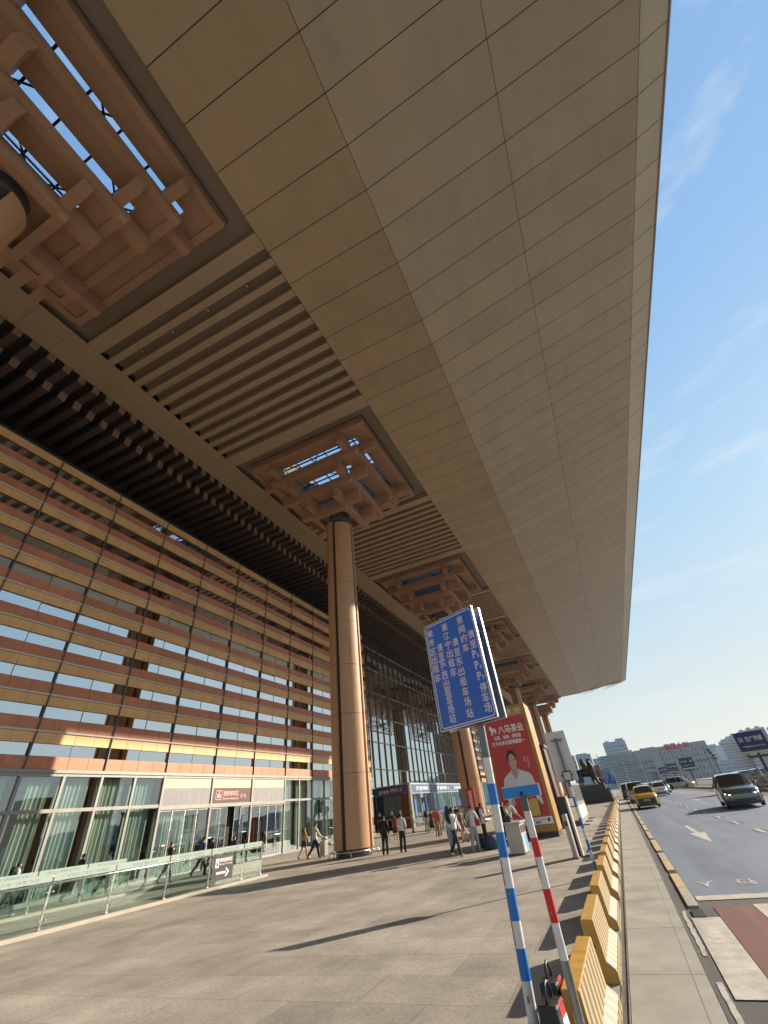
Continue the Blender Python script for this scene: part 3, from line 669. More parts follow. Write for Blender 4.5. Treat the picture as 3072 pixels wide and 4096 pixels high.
# ================================================================ columns with stepped capitals
COLM = mat('column_cladding', (.50, .275, .135), .5, var=.08, scale=2.5, bump=.05, bscale=120, coord='object', stretch=(1, 1, .25), streak=(.10, 6, 6, .22))
NECK = mat('column_neck_grey', (.12, .115, .11), .5, .3, var=.08)
CORE = mat('column_slot_dark', (.045, .038, .034), .6, .2, var=.1)
def make_column():
    t = thing('canopy_column', 'x', 'column')
    co_ = MB(); co_.lathe((0, 0, 0), [(.98, 0), (.98, 22.9)], 40); co_.build('core', CORE, t, smooth='auto')
    nk = MB(); nk.lathe((0, 0, 0), [(.93, 22.5), (.93, 23.9)], 40); nk.build('neck', NECK, t, smooth='auto')
    zj = [.36, 3.0 + .4, 6.15, 9.1, 12.2, 15.2, 18.6, 20.7]
    zj = [.36, 3.95, 7.25, 10.4, 13.6, 16.75, 19.85]
    for q in range(4):
        a0, a1 = R(90 * q + 7.5), R(90 * q + 82.5); top = 22.6 if q in (3,) else 22.85
        mb = MB(); n = 18
        for za, zb in zip(zj, zj[1:] + [top]):
            rings = []
            for i in range(n + 1):
                a = a0 + (a1 - a0) * i / n; c, s = math.cos(a), math.sin(a)
                rings.append([(1.0 * c, 1.0 * s, za), (1.152 * c, 1.152 * s, za), (1.152 * c, 1.152 * s, zb - .022), (1.0 * c, 1.0 * s, zb - .022)])
            mb.loft(rings)
        mb.build('cladding_panel', COLM, t, smooth='auto')
    pl = MB(); pl.lathe((0, 0, 0), [(1.02, 0), (1.02, .34)], 40); pl.build('plinth', mat('plinth_dark_stone', (.05, .042, .038), .3, var=.15), t, smooth='auto')
    rg = MB(); n = 8; pts = [(1.42 * math.cos(R(22.5 + 45 * i)), 1.42 * math.sin(R(22.5 + 45 * i)), .26) for i in range(n)]
    for i in range(n):
        rg.tube(pts[i], pts[(i + 1) % n], .025, n=8); rg.tube((pts[i][0], pts[i][1], 0), pts[i], .025, n=8)
    rg.build('bumper_rail', STEEL, t, smooth=True)
    # capital
    Hs = [1.75, 3.05, 4.42, 5.80]; Zs = [23.26, 24.78, 26.36, 27.75]; bw, bh = .40, .74
    pt = MB(); pt.box(-1.35, 1.35, -1.35, 1.35, 23.86, 24.0); pt.box(-1.4, 1.4, -1.4, 1.4, 24.0, 24.8); pt.build('capital_plate', CAPM, t)
    for k in range(4):
        h, z = Hs[k], Zs[k]; bk = bh if k < 3 else .9
        for ax, sg in ((0, -1), (0, 1), (1, -1), (1, 1)):
            m = MB(); L = h if ax == 0 else h - bw - .004; c0, c1 = (h - bw, h)
            lo, hi = (c0, c1) if sg > 0 else (-c1, -c0); ch = .16
            if ax == 0:
                ring = [(-L, lo, z + ch), (-L + ch, lo, z), (L - ch, lo, z), (L, lo, z + ch), (L, lo, z + bk), (-L, lo, z + bk)]; m.prism(ring, (0, hi - lo, 0))
            else:
                m.box(lo, hi, -L, L, z, z + bk)
            m.build('capital_beam', CAPM, t)
        if k == 0: continue
        hp = Hs[k - 1]
        a0, a1 = h - bw - .02, hp - .03      # soffit ring, leaving a slot of sky beside the lower beam
        for ax, sg in ((0, -1), (0, 1), (1, -1), (1, 1)):
            m = MB(); lo, hi = (a1, a0) if sg > 0 else (-a0, -a1); zz = z + .10
            if ax == 0: m.box(-a0, a0, lo, hi, zz, zz + .08); m.box(-a1, a1, lo if sg > 0 else hi - .06, lo + .06 if sg > 0 else hi, zz + .08, zz + .40)
            else: m.box(lo, hi, -a1, a1, zz, zz + .08); m.box(lo if sg > 0 else hi - .06, lo + .06 if sg > 0 else hi, -a1, a1, zz + .08, zz + .40)
            m.build('soffit_plate', CAPM, t)
            for f in (-.78, .78):
                s = MB(); c = f * hp; i0, i1 = hp - bw + .05, h - .10; zl, zh = Zs[k - 1] + .45, z + .09
                lo2, hi2 = (i0, i1) if sg > 0 else (-i1, -i0)
                if ax == 0: s.box(c - .24, c + .24, lo2, hi2, zl, zh)
                else: s.box(lo2, hi2, c - .24, c + .24, zl, zh)
                s.build('stub_beam', CAPM, t)
    return t
ORD = ['first', 'second', 'third', 'fourth', 'fifth', 'sixth', 'seventh']
clab = ['tan round canopy column cut off by the left edge under the nearest brown capital',
        'tan round canopy column standing whole in front of the striped facade',
        'tan round canopy column behind the blue direction sign, beside the tall red poster',
        'fourth canopy column from the camera, hidden behind the tea poster up to its brown capital',
        'fifth canopy column from the camera, rising right behind the red tea poster',
        'sixth canopy column from the camera, sunlit shaft right of the red poster',
        'farthest canopy column, at the open end of the canopy roof']
c0 = make_column()
for k, c in enumerate(caps):
    o = c0 if k == 0 else copy_thing(c0)
    o.location = (XC, c, 0); o['label'] = clab[k]; o['group'] = 'columns carrying the canopy'
# ================================================================ kerbside barriers
BY = mat('barrier_yellow', (.47, .275, .06), .42, var=.22, scale=4, bump=.1, bscale=30, coord='object')
BG = mat('barrier_grey_stripe', (.10, .10, .10), .55, var=.12, scale=9, coord='object')
BL = mat('barrier_pale_stripe', (.50, .33, .12), .5, var=.1, scale=9, coord='object')
BW = mat('barrier_ledge_grey', (.16, .175, .19), .55, var=.1, scale=9, coord='object')
PROF = [(-.17, 0), (.12, 0), (.12, .10), (.06, .145), (.035, .17), (.018, .505), (-.12, .51), (-.125, .25)]
def make_barrier():
    t = thing('kerb_barrier', 'x', 'barrier')
    b = MB(); L = 1.48
    b.prism([(x, 0, z) for x, z in PROF], (0, L, 0)); b.build('body', BY, t, bevel=.008)
    s = MB(); l = MB(); e = .0025
    n = 15; dy = L / n
    for i in range(n):
        y0, y1 = i * dy, (i + 1) * dy; m = s if i % 2 else l
        m.quad((.018 + e, y0, .497), (.018 + e, y1, .497), (.035 + e, y1, .172), (.035 + e, y0, .172))
        m2 = l if i % 2 else s
        (m2 if True else m).quad((.036 + e, y0, .1715), (.036 + e, y1, .1715), (.12, y1, .1045), (.12, y0, .1045), 1 if i % 2 == 0 else 0)
        m.quad((.12 + e, y0, .098), (.12 + e, y1, .098), (.12 + e, y1, .01), (.12 + e, y0, .01))
    s.build('grey_stripes', [BG, BW], t); l.build('pale_stripes', [BL, BL], t)
    h = MB(); h.tube((-.055, -.003, .29), (-.055, .02, .29), .026, n=14); h.build('lifting_hole', BLACKP, t)
    return t
NUM = 'first second third fourth fifth sixth seventh eighth ninth tenth eleventh twelfth thirteenth fourteenth fifteenth sixteenth seventeenth eighteenth nineteenth twentieth'.split()
NUM += ['twenty-' + x for x in NUM[:9]] + ['thirtieth'] + ['thirty-' + x for x in NUM[:9]]
b0 = make_barrier()
for i in range(37):
    o = b0 if i == 0 else copy_thing(b0)
    o.location = (-.81 + random.uniform(-.008, .008), 4.785 + 2.165 * i, 0); o.rotation_euler = (0, 0, random.uniform(-.006, .006))
    o['label'] = ('yellow concrete kerb barrier with grey stripes, nearest the camera behind the steel pole' if i == 0 else
                  f'yellow concrete kerb barrier with grey stripes, {NUM[i]} in its row from the camera')
    o['group'] = 'yellow striped barriers along the kerb'

# ================================================================ poles and signs
def pole(name, label, cat, x, y, r, bands, lean=(0, 0), top=None):
    t = thing(name, label, cat, (x, y, 0))
    at = lambda z: (lean[0] * z, lean[1] * z, z)
    for nm, m, z0, z1 in bands:
        k = MB(); k.tube(at(z0), at(z1), r, n=20, cap=False if nm != 'pole' else True); o = k.build(nm, m, t, smooth='auto')
    return t, at
def bb(d, pairs):
    return [(n, m, 1.72 + d * a, 1.72 + d * b) for n, m, a, b in pairs]
WB = mat('band_white', (.70, .67, .64), .45, var=.13, scale=16, coord='object')
D = 5.2
bands = [('pole', GALV, 1.72 + D * .0722, 2.55), ('white_band', WB, 1.72 + D * .0278, 1.72 + D * .0722), ('blue_band', PBLUE, 1.72 - D * .006, 1.72 + D * .0278),
         ('white_band', WB, 1.72 - D * .048, 1.72 - D * .006), ('blue_band', PBLUE, 1.72 - D * .0845, 1.72 - D * .048), ('white_band', WB, 1.72 - D * .1258, 1.72 - D * .0845),
         ('blue_band', PBLUE, 1.72 - D * .1675, 1.72 - D * .1258), ('white_band', WB, 1.72 - D * .2, 1.72 - D * .1675), ('blue_band', PBLUE, 1.72 - D * .2365, 1.72 - D * .2),
         ('white_band', WB, 1.72 - D * .2806, 1.72 - D * .2365), ('blue_band', PBLUE, .06, 1.72 - D * .2806), ('pole', GALV, 0, .06)]
pt, at = pole('sign_pole', 'leaning round pole banded blue and white that carries the blue direction sign', 'sign pole', -1.262, 5.06, .0435, bands, lean=(.043, 0))
# worn patches of bare grey where the tape has peeled
def patch(mb, at, r, a0, a1, z0, z1, jag=.03, n=7):
    pts = []
    for i in range(n + 1):
        a = a0 + (a1 - a0) * i / n; j0, j1 = random.uniform(0, jag), random.uniform(0, jag)
        pts.append((a, z0 + j0, z1 - j1))
    for (a, p, q), (b, p2, q2) in zip(pts, pts[1:]):
        P = lambda an, z: (at(z)[0] + r * math.cos(an), at(z)[1] + r * math.sin(an), z)
        mb.quad(P(a, p), P(b, p2), P(b, q2), P(a, q))
PEEL = mat('peeled_grey', (.22, .20, .18), .8, var=.3, scale=20, coord='object')
for a_ in ((180, 232, 1.72 - D * .2, 1.72 - D * .16, .02), (185, 235, 1.72 - D * .1258, 1.72 - D * .085, .03), (205, 226, 1.83, 1.96, .05), (255, 280, .36, .42, .02), (268, 290, 1.02, 1.05, .012), (215, 250, .62, .645, .01)):
    wp = MB(); patch(wp, at, .0441, R(a_[0]), R(a_[1]), *a_[2:]); wp.build('peeled_patch', PEEL, pt)
# the sign itself: two panels back to back
nx, ny = Vector((.746, -.32)).normalized()
sg = thing('direction_sign', 'large blue direction sign of white Chinese text beside the red poster', 'road sign', (-1.20, 5.06, 2.43), math.atan2(ny, nx))
SW, SH = .81, 1.255
def sign_panel(y, flip, name):
    m = MB(); m.box(-.46, SW - .46, y - .004, y + .004, 0, SH); o = m.build(name, BLUE if not flip else GALV, sg)
    return o
po = sign_panel(-.075, False, 'sign_panel')
X0 = -.46; Yf = -.0795
bd = MB(); iw, th = .018, .012
def rrect(mb, x0, x1, z0, z1, t, rad, y, n=6):
    out, inn = [], []
    for cx, cz, a in ((x1 - rad, z1 - rad, 0), (x0 + rad, z1 - rad, 90), (x0 + rad, z0 + rad, 180), (x1 - rad, z0 + rad, 270)):
        for i in range(n + 1):
            an = R(a + 90 * i / n); out.append((cx + rad * math.cos(an), y, cz + rad * math.sin(an))); inn.append((cx + (rad - t) * math.cos(an), y, cz + (rad - t) * math.sin(an)))
    k = len(out)
    mb.add(out + inn, [(i, (i + 1) % k, k + (i + 1) % k, k + i) for i in range(k)])
rrect(bd, X0 + .014, X0 + SW - .014, .014, SH - .014, .013, .045, Yf); SPW = mat('sign_lettering', (.66, .56, .62), .5, var=0)
colsT = [('乘市区出租车', .102, [.09, .184, .278, .361, .447, .538]), ('请至东、西出租车场站', .252, [.264, .353, .424, .482, .537, .619, .694, .766, .842, .92]),
         ('乘江宁出租车', .422, [.091, .181, .271, .358, .45, .537]), ('请至东出租车场站', .57, [.273, .372, .46, .554, .646, .735, .822, .915]),
         ('乘网约车', .74, [.089, .184, .273, .365]), ('请至567停车场', .887, [.263, .359, .449, .548, .646, .748, .831, .914])]
for s, u, vs in colsT:
    for ch, v in zip(s, vs):
        P = (X0 + u * SW, Yf - .0005, SH * (1 - v))
        if ch in '567':
            write(bd, 'P', (P[0] - .018, P[1], P[2]), (1, 0, 0), (0, 0, 1), .125, width=.052, bold=.004); write(bd, ch, (P[0] + .03, P[1], P[2] - .028), (1, 0, 0), (0, 0, 1), .062, bold=.003)
        elif ch == '、': write(bd, ch, (P[0] - .02, P[1], P[2]), (1, 0, 0), (0, 0, 1), .09, bold=.003)
        else: write(bd, ch, P, (1, 0, 0), (0, 0, 1), .105, width=.092, bold=.0026)
bd.build('lettering', SPW, po)
m = MB(); m.box(-.46, SW - .46, .071, .079, 0, SH); m.build('rear_panel', mat('sign_back_alu', (.50, .49, .46), .4, .7, var=.15, scale=6, coord='object'), sg)
ed = MB()
for y in (-.075, .075):
    ed.box(SW - .46, SW - .453, y - .012, y + .012, 0, SH); ed.box(-.467, -.46, y - .012, y + .012, 0, SH); ed.box(-.46, SW - .46, y - .012, y + .012, -.006, 0); ed.box(-.46, SW - .46, y - .012, y + .012, SH, SH + .006)
ed.build('edge_trim', mat('bright_alu_edge', (.72, .68, .58), .3, .6, var=.05), sg)
ch = MB()
for z in (.25, .95): ch.box(-.42, SW - .5, -.066, .066, z, z + .03)
ch.box(-.055, .055, -.06, .06, -.02, .0); ch.build('support_rails', GALV, sg)
# red and white pole with a small blue board on top
D = 4.5
bands = [('pole', mat('pole_steel', (.32, .31, .30), .35, .8, var=.15, scale=10, coord='object'), 0, 1.72 - D * .2172), ('white_band', WB, 1.72 - D * .2172, 1.72 - D * .1737), ('red_band', RED, 1.72 - D * .1737, 1.72 - D * .1311),
         ('white_band', WB, 1.72 - D * .1311, 1.72 - D * .0886), ('red_band', RED, 1.72 - D * .0886, 1.72 - D * .0615), ('white_band', WB, 1.72 - D * .0615, 1.72 - D * .0219),
         ('cap_sleeve', mat('sleeve_grey', (.10, .10, .10), .5, var=.2, coord='object'), 1.72 - D * .0219, 1.72 + D * .0024)]
rp, at = pole('banded_post', 'steel post banded red and white with a small blue board on top', 'post', -.777, 4.43, .0305, bands)
for a_ in ((190, 232, 1.72 - D * .118, 1.72 - D * .088, .02), (215, 240, 1.72 - D * .08, 1.72 - D * .065, .015), (250, 275, 1.72 - D * .165, 1.72 - D * .158, .01)):
    p_ = MB(); patch(p_, at, .031, R(a_[0]), R(a_[1]), *a_[2:]); p_.build('peeled_patch', PEEL, rp)
b = MB(); b.box(-.175, .145, -.004, .004, 1.722, 1.80); o = b.build('blue_board', mat('board_blue', (.012, .20, .55), .35, var=.06), rp)
b = MB(); b.box(-.175, .155, .006, .014, 1.719, 1.806); b.build('board_backing', WB, rp)
b = MB(); b.ball((-.01, -.012, 1.745), .011, 8, sc=(1, 1, 1.6)); b.tube((-.01, -.01, 1.72), (-.01, -.01, 1.75), .007); b.build('bracket_bolt', BLACKP, rp)
o.rotation_euler = (0, 0, R(-2))
# slim blue-white pole with a white board (seen from behind) and a floodlight
def slim_pole(x, y, top, label, lamp=False):
    z = .02; bs = [('pole', GALV, 0, .05)]; k = 0; zz = .05
    while zz < 1.95:
        bs.append((('blue_band', PBLUE) if k % 2 == 0 else ('white_band', WB)) + (zz, min(zz + .22, 1.95))); zz += .22; k += 1
    bs.append(('pole', GALV, 1.95, top))
    return pole('sign_pole', label, 'sign pole', x, y, .034, bs)
slim_pole(-1.18, 14.07, 2.97, 'slim blue and white banded pole fixed to the back of the plain white board')
wbd = thing('blank_board', 'blank pale board seen from behind, strapped to the slim banded pole', 'sign', (-1.18, 14.15, 1.94), R(4))
m = MB(); m.box(-.275, .27, -.006, .006, 0, 1.2); m.build('panel', mat('board_back', (.62, .57, .58), .5, var=.06), wbd)
for z in (.14, .98):
    m = MB(); m.box(-.16, .16, -.03, -.008, z - .02, z + .02); m.box(-.05, .05, -.12, -.02, z - .015, z + .015); m.build('clamp', GALV, wbd)
fl_ = thing('floodlight', 'square black floodlight fixed low on the slim banded pole', 'floodlight', (-1.16, 13.98, 1.93), R(6))
m = MB(); m.box(-.115, .115, -.06, .0, 0, .24); m.build('housing', BLACKP, fl_, bevel=.01)
m = MB(); m.box(-.09, .09, -.066, -.061, .03, .21); m.build('lens', mat('floodlight_lens', (.50, .47, .36), .3, var=.15, scale=20), fl_)
# two more blue signs down the kerb
def small_sign(x, y, label, plabel, h0=1.95):
    slim_pole(x, y + .04, 3.2, plabel)
    t = thing('direction_sign', label, 'road sign', (x, y, h0)); m = MB(); m.box(-.42, .42, -.01, .01, 0, 1.3); o = m.build('sign_panel', BLUE, t)
    w_ = MB()
    for i, s in enumerate(('乘市区出租车', '请至东西出租车场站', '乘网约车请至', '停车场')):
        for k, c in enumerate(s): write(w_, c, (-.31 + i * .2, -.0115, 1.2 - k * .13), (1, 0, 0), (0, 0, 1), .13, bold=.004)
    w_.build('lettering', SPW, o)
small_sign(-.88, 58, 'blue sign of white Chinese columns on the kerb past the bronze beast', 'banded pole of the blue sign past the bronze beast')
small_sign(-.62, 92, 'small far blue sign on the kerb behind the other far one', 'banded pole of the farthest small blue sign')

# ================================================================ folded caution boards, left of the near barrier
REDT = mat('reflective_red', (.60, .02, .03), .3, var=.05, coord='object')
def caution(x, y, rz, label, h=.62):
    t = thing('folded_caution_board', label, 'caution board', (x, y, 0), rz); t['group'] = 'folded caution boards by the banded post'
    a = MB()
    for s in (-1, 1):
        a.hexa([(-.15, s * .10 - .012, 0), (.15, s * .10 - .012, 0), (.15, s * .10 + .012, 0), (-.15, s * .10 + .012, 0), (-.095, s * .055 - .012, h), (.095, s * .055 - .012, h), (.095, s * .055 + .012, h), (-.095, s * .055 + .012, h)])
    a.build('body', BLACKP, t, bevel=.008)
    f = MB(); f.box(-.11, .11, -.07, .07, h - .12, h + .005); f.build('top_hinge', BLACKP, t, bevel=.015)
    hd = MB(); hd.path([(-.07, 0, h - .01), (-.068, 0, h + .05), (-.04, 0, h + .09), (0, 0, h + .10), (.04, 0, h + .09), (.068, 0, h + .05), (.07, 0, h - .01)], .011, 8); hd.build('handle', BLACKP, t, smooth=True)
    st_ = MB(); st2 = MB()
    for s in (-1,):
        for i in range(6):
            z0, z1 = .05 + i * .08, .05 + (i + 1) * .08; y_ = lambda z: s * (.10 - .045 * z / h + .0135); w_ = lambda z: .135 - .05 * z / h
            (st_ if i % 2 else st2).quad((-w_(z0) + .06, y_(z0), z0), (w_(z0), y_(z0), z0), (w_(z1), y_(z1), z1), (-w_(z1) + .06, y_(z1), z1))
    st_.build('red_stripes', REDT, t); st2.build('white_stripes', WB, t)
    c = MB()
    for s in (-1, 1): c.path([(s * .13, -.06, .30), (s * .15, 0, .27), (s * .13, .06, .30)], .006, 6)
    c.build('strap', BLACKP, t)
caution(-1.02, 4.95, R(86), 'folded black caution board with red and white stripes, the farther of the pair', .52)
caution(-.965, 4.50, R(84), 'folded black caution board with a loop handle, the nearer of the pair', .52)

# ================================================================ railings of glass
RG = glass('railing_glass', (.80, .91, .87), .08, .02); FROST = mat('frosted_film', (.29, .37, .335), .5, var=.06, scale=3)
FTXT = mat('film_lettering', (.15, .22, .20), .6, var=0)
CURB = mat('rail_kerb_stone', (.40, .36, .30), .75, var=.15, scale=2)
def railing(name, label, x, posts, film=True, texts=()):
    t = thing(name, label, 'glass railing', (x, posts[0], 0), world=True)
    k = MB(); k.box(x - .16, x + .17, posts[0] - .4, posts[-1] + .35, 0, .09); k.build('kerb', CURB, t)
    k = MB(); k.tube((x + .03, posts[0] - .1, 1.09), (x + .03, posts[-1] + .2, 1.09), .03, n=12); k.build('handrail', STEEL, t, smooth=True)
    for y in posts:
        p = MB(); p.box(x - .045, x + .0, y - .03, y + .03, .09, 1.12); p.box(x - .07, x + .03, y - .05, y + .05, .09, .12)
        o = p.build('post', STEEL, t)
        c = MB()
        for z in (.3, .9):
            for s in (-.09, .09): c.tube((x - .01, y + s, z), (x + .045, y + s, z), .022, n=10)
            c.box(x - .02, x - .005, y - .09, y + .09, z - .012, z + .012)
        c.build('glass_clamp', STEEL, o, smooth='auto')
    for i, (a, b) in enumerate(zip(posts, posts[1:])):
        p = MB(); p.box(x + .005, x + .017, a + .025, b - .025, .13, 1.13); p.build('glass_panel', RG, t)
        if film:
            f = MB(); f.box(x + .004, x + .018, a + .025, b - .025, 1.135, 1.31); o = f.build('frosted_panel', FROST, t)
            if texts:
                s = texts[i % len(texts)]; w_ = MB(); write(w_, s, (x + .0195, (a + b) / 2, 1.215), (0, 1, 0), (0, 0, 1), .085, width=min(1.55, .1 * len(s) + .2))
                w_.build('lettering', FTXT, o)
    return t
rl = railing('glass_railing', 'nearer glass railing with a frosted top band and steel handrail', -16.0, [6.2, 8.25, 10.33, 12.35, 14.55, 16.62, 18.57, 19.82], True,
        ('商务座候车 不负您托付', '中国人寿 “国寿”为您', '广发银行 广发卡 分享精彩', '商务座 请由此进'))
railing('glass_railing', 'farther glass railing with a frosted band, behind the nearer one', -21.6, [9.2, 11.3, 13.3, 15.3, 17.45], True, ('服务台 请由此进 安全',))
ls = thing('lounge_sign', 'dark brown sign with white arrow hung on the glass railing', 'sign', (-15.975, 17.35, .24), world=True)
m = MB(); m.box(-15.98, -15.972, 16.75, 17.94, .25, 1.05); o = m.build('sign_panel', mat('sign_brown', (.055, .042, .045), .45, var=.06), ls)
t = MB(); X = -15.97
write(t, '商务座候车区', (X, 17.5, .89), (0, 1, 0), (0, 0, 1), .15, width=.72, bold=.003); write(t, 'Business Class Lounge', (X, 17.5, .75), (0, 1, 0), (0, 0, 1), .09, width=.72)
t.box(X - .001, X + .001, 16.9, 17.09, .66, .95)
t.add([(X, 16.98, .52), (X, 17.52, .52), (X, 17.52, .45), (X, 16.98, .45)], [(0, 1, 2, 3)])
t.add([(X, 17.48, .62), (X, 17.56, .62), (X, 17.72, .485), (X, 17.56, .35), (X, 17.48, .35), (X, 17.62, .485)], [(0, 1, 2, 5), (5, 2, 3, 4)])
t.build('lettering', TEXTW, o)
t = MB(); X = -15.968; t.ball((X, 16.995, .88), .03, 8, sc=(.05, 1, 1)); t.box(X - .001, X + .001, 16.95, 17.04, .72, .82); t.build('seat_symbol', _m['sign_brown'], o)

# ================================================================ tall red poster kiosk
GOLD = mat('kiosk_gold', (.36, .205, .055), .45, .35, var=.1, scale=2, stretch=(1, 1, .3)); PR = mat('poster_red', (.50, .028, .028), .4, var=.04, scale=1)
kk = thing('poster_kiosk', 'tall gold framed advertising kiosk with a red tea poster of a woman', 'kiosk', (-4.6, 27.2, 0), world=True)
KX0, KX1, KY0, KY1 = -5.95, -3.36, 26.5, 28.15
m = MB(); m.box(KX0, KX1, KY0, KY1, .22, 6.05); m.build('case', GOLD, kk, bevel=.02)
m = MB(); m.box(KX0 + .05, KX1 - .05, KY0 + .08, KY1 - .05, 0, .22); m.build('plinth', DSTEEL, kk)
m = MB(); m.box(-5.86, -3.545, 26.485, 26.499, .85, 5.47); ps = m.build('poster', PR, kk)
def art(name, polys, col, y=26.483, rough=.5):
    m = MB()
    for pg in polys: m.add([(x, y, z) for x, z in pg], [tuple(range(len(pg)))])
    return m.build(name, mat(name + '_ink', col, rough, var=.03, scale=2), ps)
def ell(cx, cz, a, b, n=28, t0=0, t1=360): return [(cx + a * math.cos(R(t0 + (t1 - t0) * i / n)), cz + b * math.sin(R(t0 + (t1 - t0) * i / n))) for i in range(n + (0 if t1 - t0 == 360 else 1))]
# a plainly drawn woman in a white shirt
art('shirt', [[(-5.52, 1.28), (-5.50, 2.3), (-5.44, 2.58), (-5.25, 2.74), (-5.02, 2.86), (-4.93, 2.98), (-4.78, 2.55), (-4.60, 2.98), (-4.40, 2.88), (-4.05, 2.74), (-3.93, 2.6), (-3.86, 2.2), (-3.72, 1.4), (-3.80, 1.32), (-3.98, 1.6), (-4.05, 1.9), (-4.4, 1.75), (-5.0, 1.75), (-5.2, 1.65), (-5.38, 1.25)]], (.66, .65, .66))
art('shirt_fold', [[(-4.93, 2.98), (-4.97, 2.8), (-4.82, 2.5), (-4.78, 2.55)], [(-4.60, 2.98), (-4.56, 2.8), (-4.76, 2.5), (-4.78, 2.56)], [(-4.79, 2.5), (-4.77, 2.5), (-4.80, 1.8), (-4.82, 1.8)], [(-5.28, 2.3), (-5.26, 2.32), (-5.12, 1.8), (-5.15, 1.8)], [(-4.16, 2.4), (-4.14, 2.4), (-4.2, 1.85), (-4.23, 1.85)], [(-5.05, 2.6), (-5.03, 2.62), (-5.0, 2.1), (-5.02, 2.1)]], (.44, .42, .44), 26.4815)
art('neck', [[(-4.91, 3.15), (-4.92, 2.96), (-4.78, 2.58), (-4.60, 2.96), (-4.61, 3.15)]], (.50, .28, .20), 26.4812)
art('face', [ell(-4.765, 3.36, .225, .36)], (.62, .36, .26), 26.481)
art('hand', [[(-5.30, 1.62), (-5.16, 1.72), (-5.1, 1.5), (-5.18, 1.36), (-5.3, 1.4)]], (.62, .36, .26), 26.481)
art('hair', [[(-4.985, 3.22), (-5.05, 3.42), (-5.03, 3.64), (-4.93, 3.82), (-4.76, 3.89), (-4.59, 3.82), (-4.49, 3.62), (-4.485, 3.42), (-4.535, 3.24), (-4.55, 3.42), (-4.60, 3.56), (-4.70, 3.66), (-4.78, 3.70), (-4.86, 3.64), (-4.94, 3.52), (-4.965, 3.38)]], (.022, .014, .012), 26.479)
art('brow', [[(-4.95, 3.47), (-4.82, 3.50), (-4.82, 3.475), (-4.95, 3.445)], [(-4.71, 3.50), (-4.58, 3.47), (-4.58, 3.445), (-4.71, 3.475)], ell(-4.88, 3.395, .052, .022, 12), ell(-4.65, 3.395, .052, .022, 12), [(-4.79, 3.255), (-4.72, 3.255), (-4.755, 3.24)]], (.05, .03, .03), 26.4785)
art('cheek_shade', [[(-4.76, 3.4), (-4.745, 3.4), (-4.72, 3.28), (-4.76, 3.27)]], (.47, .25, .18), 26.4795)
art('lips', [[(-4.82, 3.15), (-4.77, 3.165), (-4.75, 3.16), (-4.73, 3.165), (-4.68, 3.15), (-4.75, 3.125)]], (.42, .06, .06), 26.478)
art('gold_tin', [[(-4.43, .9), (-4.43, 1.56), (-4.2, 1.63), (-3.98, 1.58), (-4.0, .9)]], (.62, .42, .09), 26.48)
art('tin_shade', [[(-4.0, .9), (-3.98, 1.58), (-3.9, 1.5), (-3.9, .9)]], (.16, .04, .02), 26.4805)
# a simple white horse mark
art('horse_mark', [[(-5.64, 5.02), (-5.6, 5.14), (-5.52, 5.16), (-5.46, 5.08), (-5.40, 5.02), (-5.30, 5.02), (-5.25, 4.94), (-5.24, 4.80), (-5.28, 4.82), (-5.29, 4.72), (-5.33, 4.72), (-5.33, 4.84), (-5.44, 4.84), (-5.46, 4.70), (-5.50, 4.70), (-5.50, 4.82), (-5.55, 4.70), (-5.59, 4.70), (-5.55, 4.88), (-5.57, 4.98), (-5.60, 4.95)]], (.8, .78, .76), 26.481)
w_ = MB(); Y = 26.4805; ex, ez = (1, 0, 0), (0, 0, 1)
write(w_, '八马茶业', (-4.42, Y, 4.90), ex, ez, .42, width=1.42, bold=.012); write(w_, '红茶、岩茶、铁观音', (-4.70, Y, 4.52), ex, ez, .21, width=1.5, bold=.006)
write(w_, '三大名茶全国销量第一', (-4.72, Y, 4.25), ex, ez, .21, width=1.85, bold=.006)
write(w_, '茶', (-4.1, Y, 3.42), ex, ez, .1); write(w_, '香', (-4.1, Y, 3.3), ex, ez, .1)
for i in range(2):
    for k in range(11): w_.box(-3.98 + i * .06, -3.96 + i * .06, Y - .001, Y, 3.42 - k * .045, 3.445 - k * .045)
w_.box(-3.545, -3.545, Y, Y, 0, 0); w_.build('lettering', TEXTW, ps)
h = MB(); write(h, '铁路出发（北）', (-4.35, 26.497, 5.78), ex, ez, .22, width=1.5, bold=.004); write(h, 'Railway Departures (North)', (-4.2, 26.497, 5.6), ex, ez, .09, width=1.1); h.build('header_lettering', TEXTW, kk)
b = MB(); b.box(-5.86, -3.5, 26.48, 26.497, .54, .83); o = b.build('caption_strip', WHITE, kk)
h = MB(); write(h, '全国统一客服热线', (-4.15, 26.4785, .72), ex, ez, .07, width=.7); h.box(-4.35, -4.1, 26.4783, 26.4787, .59, .66); h.add([(x, 26.4785, z) for x, z in ell(-3.68, .70, .07, .09, 16)], [tuple(range(16))]); h.build('caption_marks', mat('caption_maroon', (.16, .03, .03), .5), o)
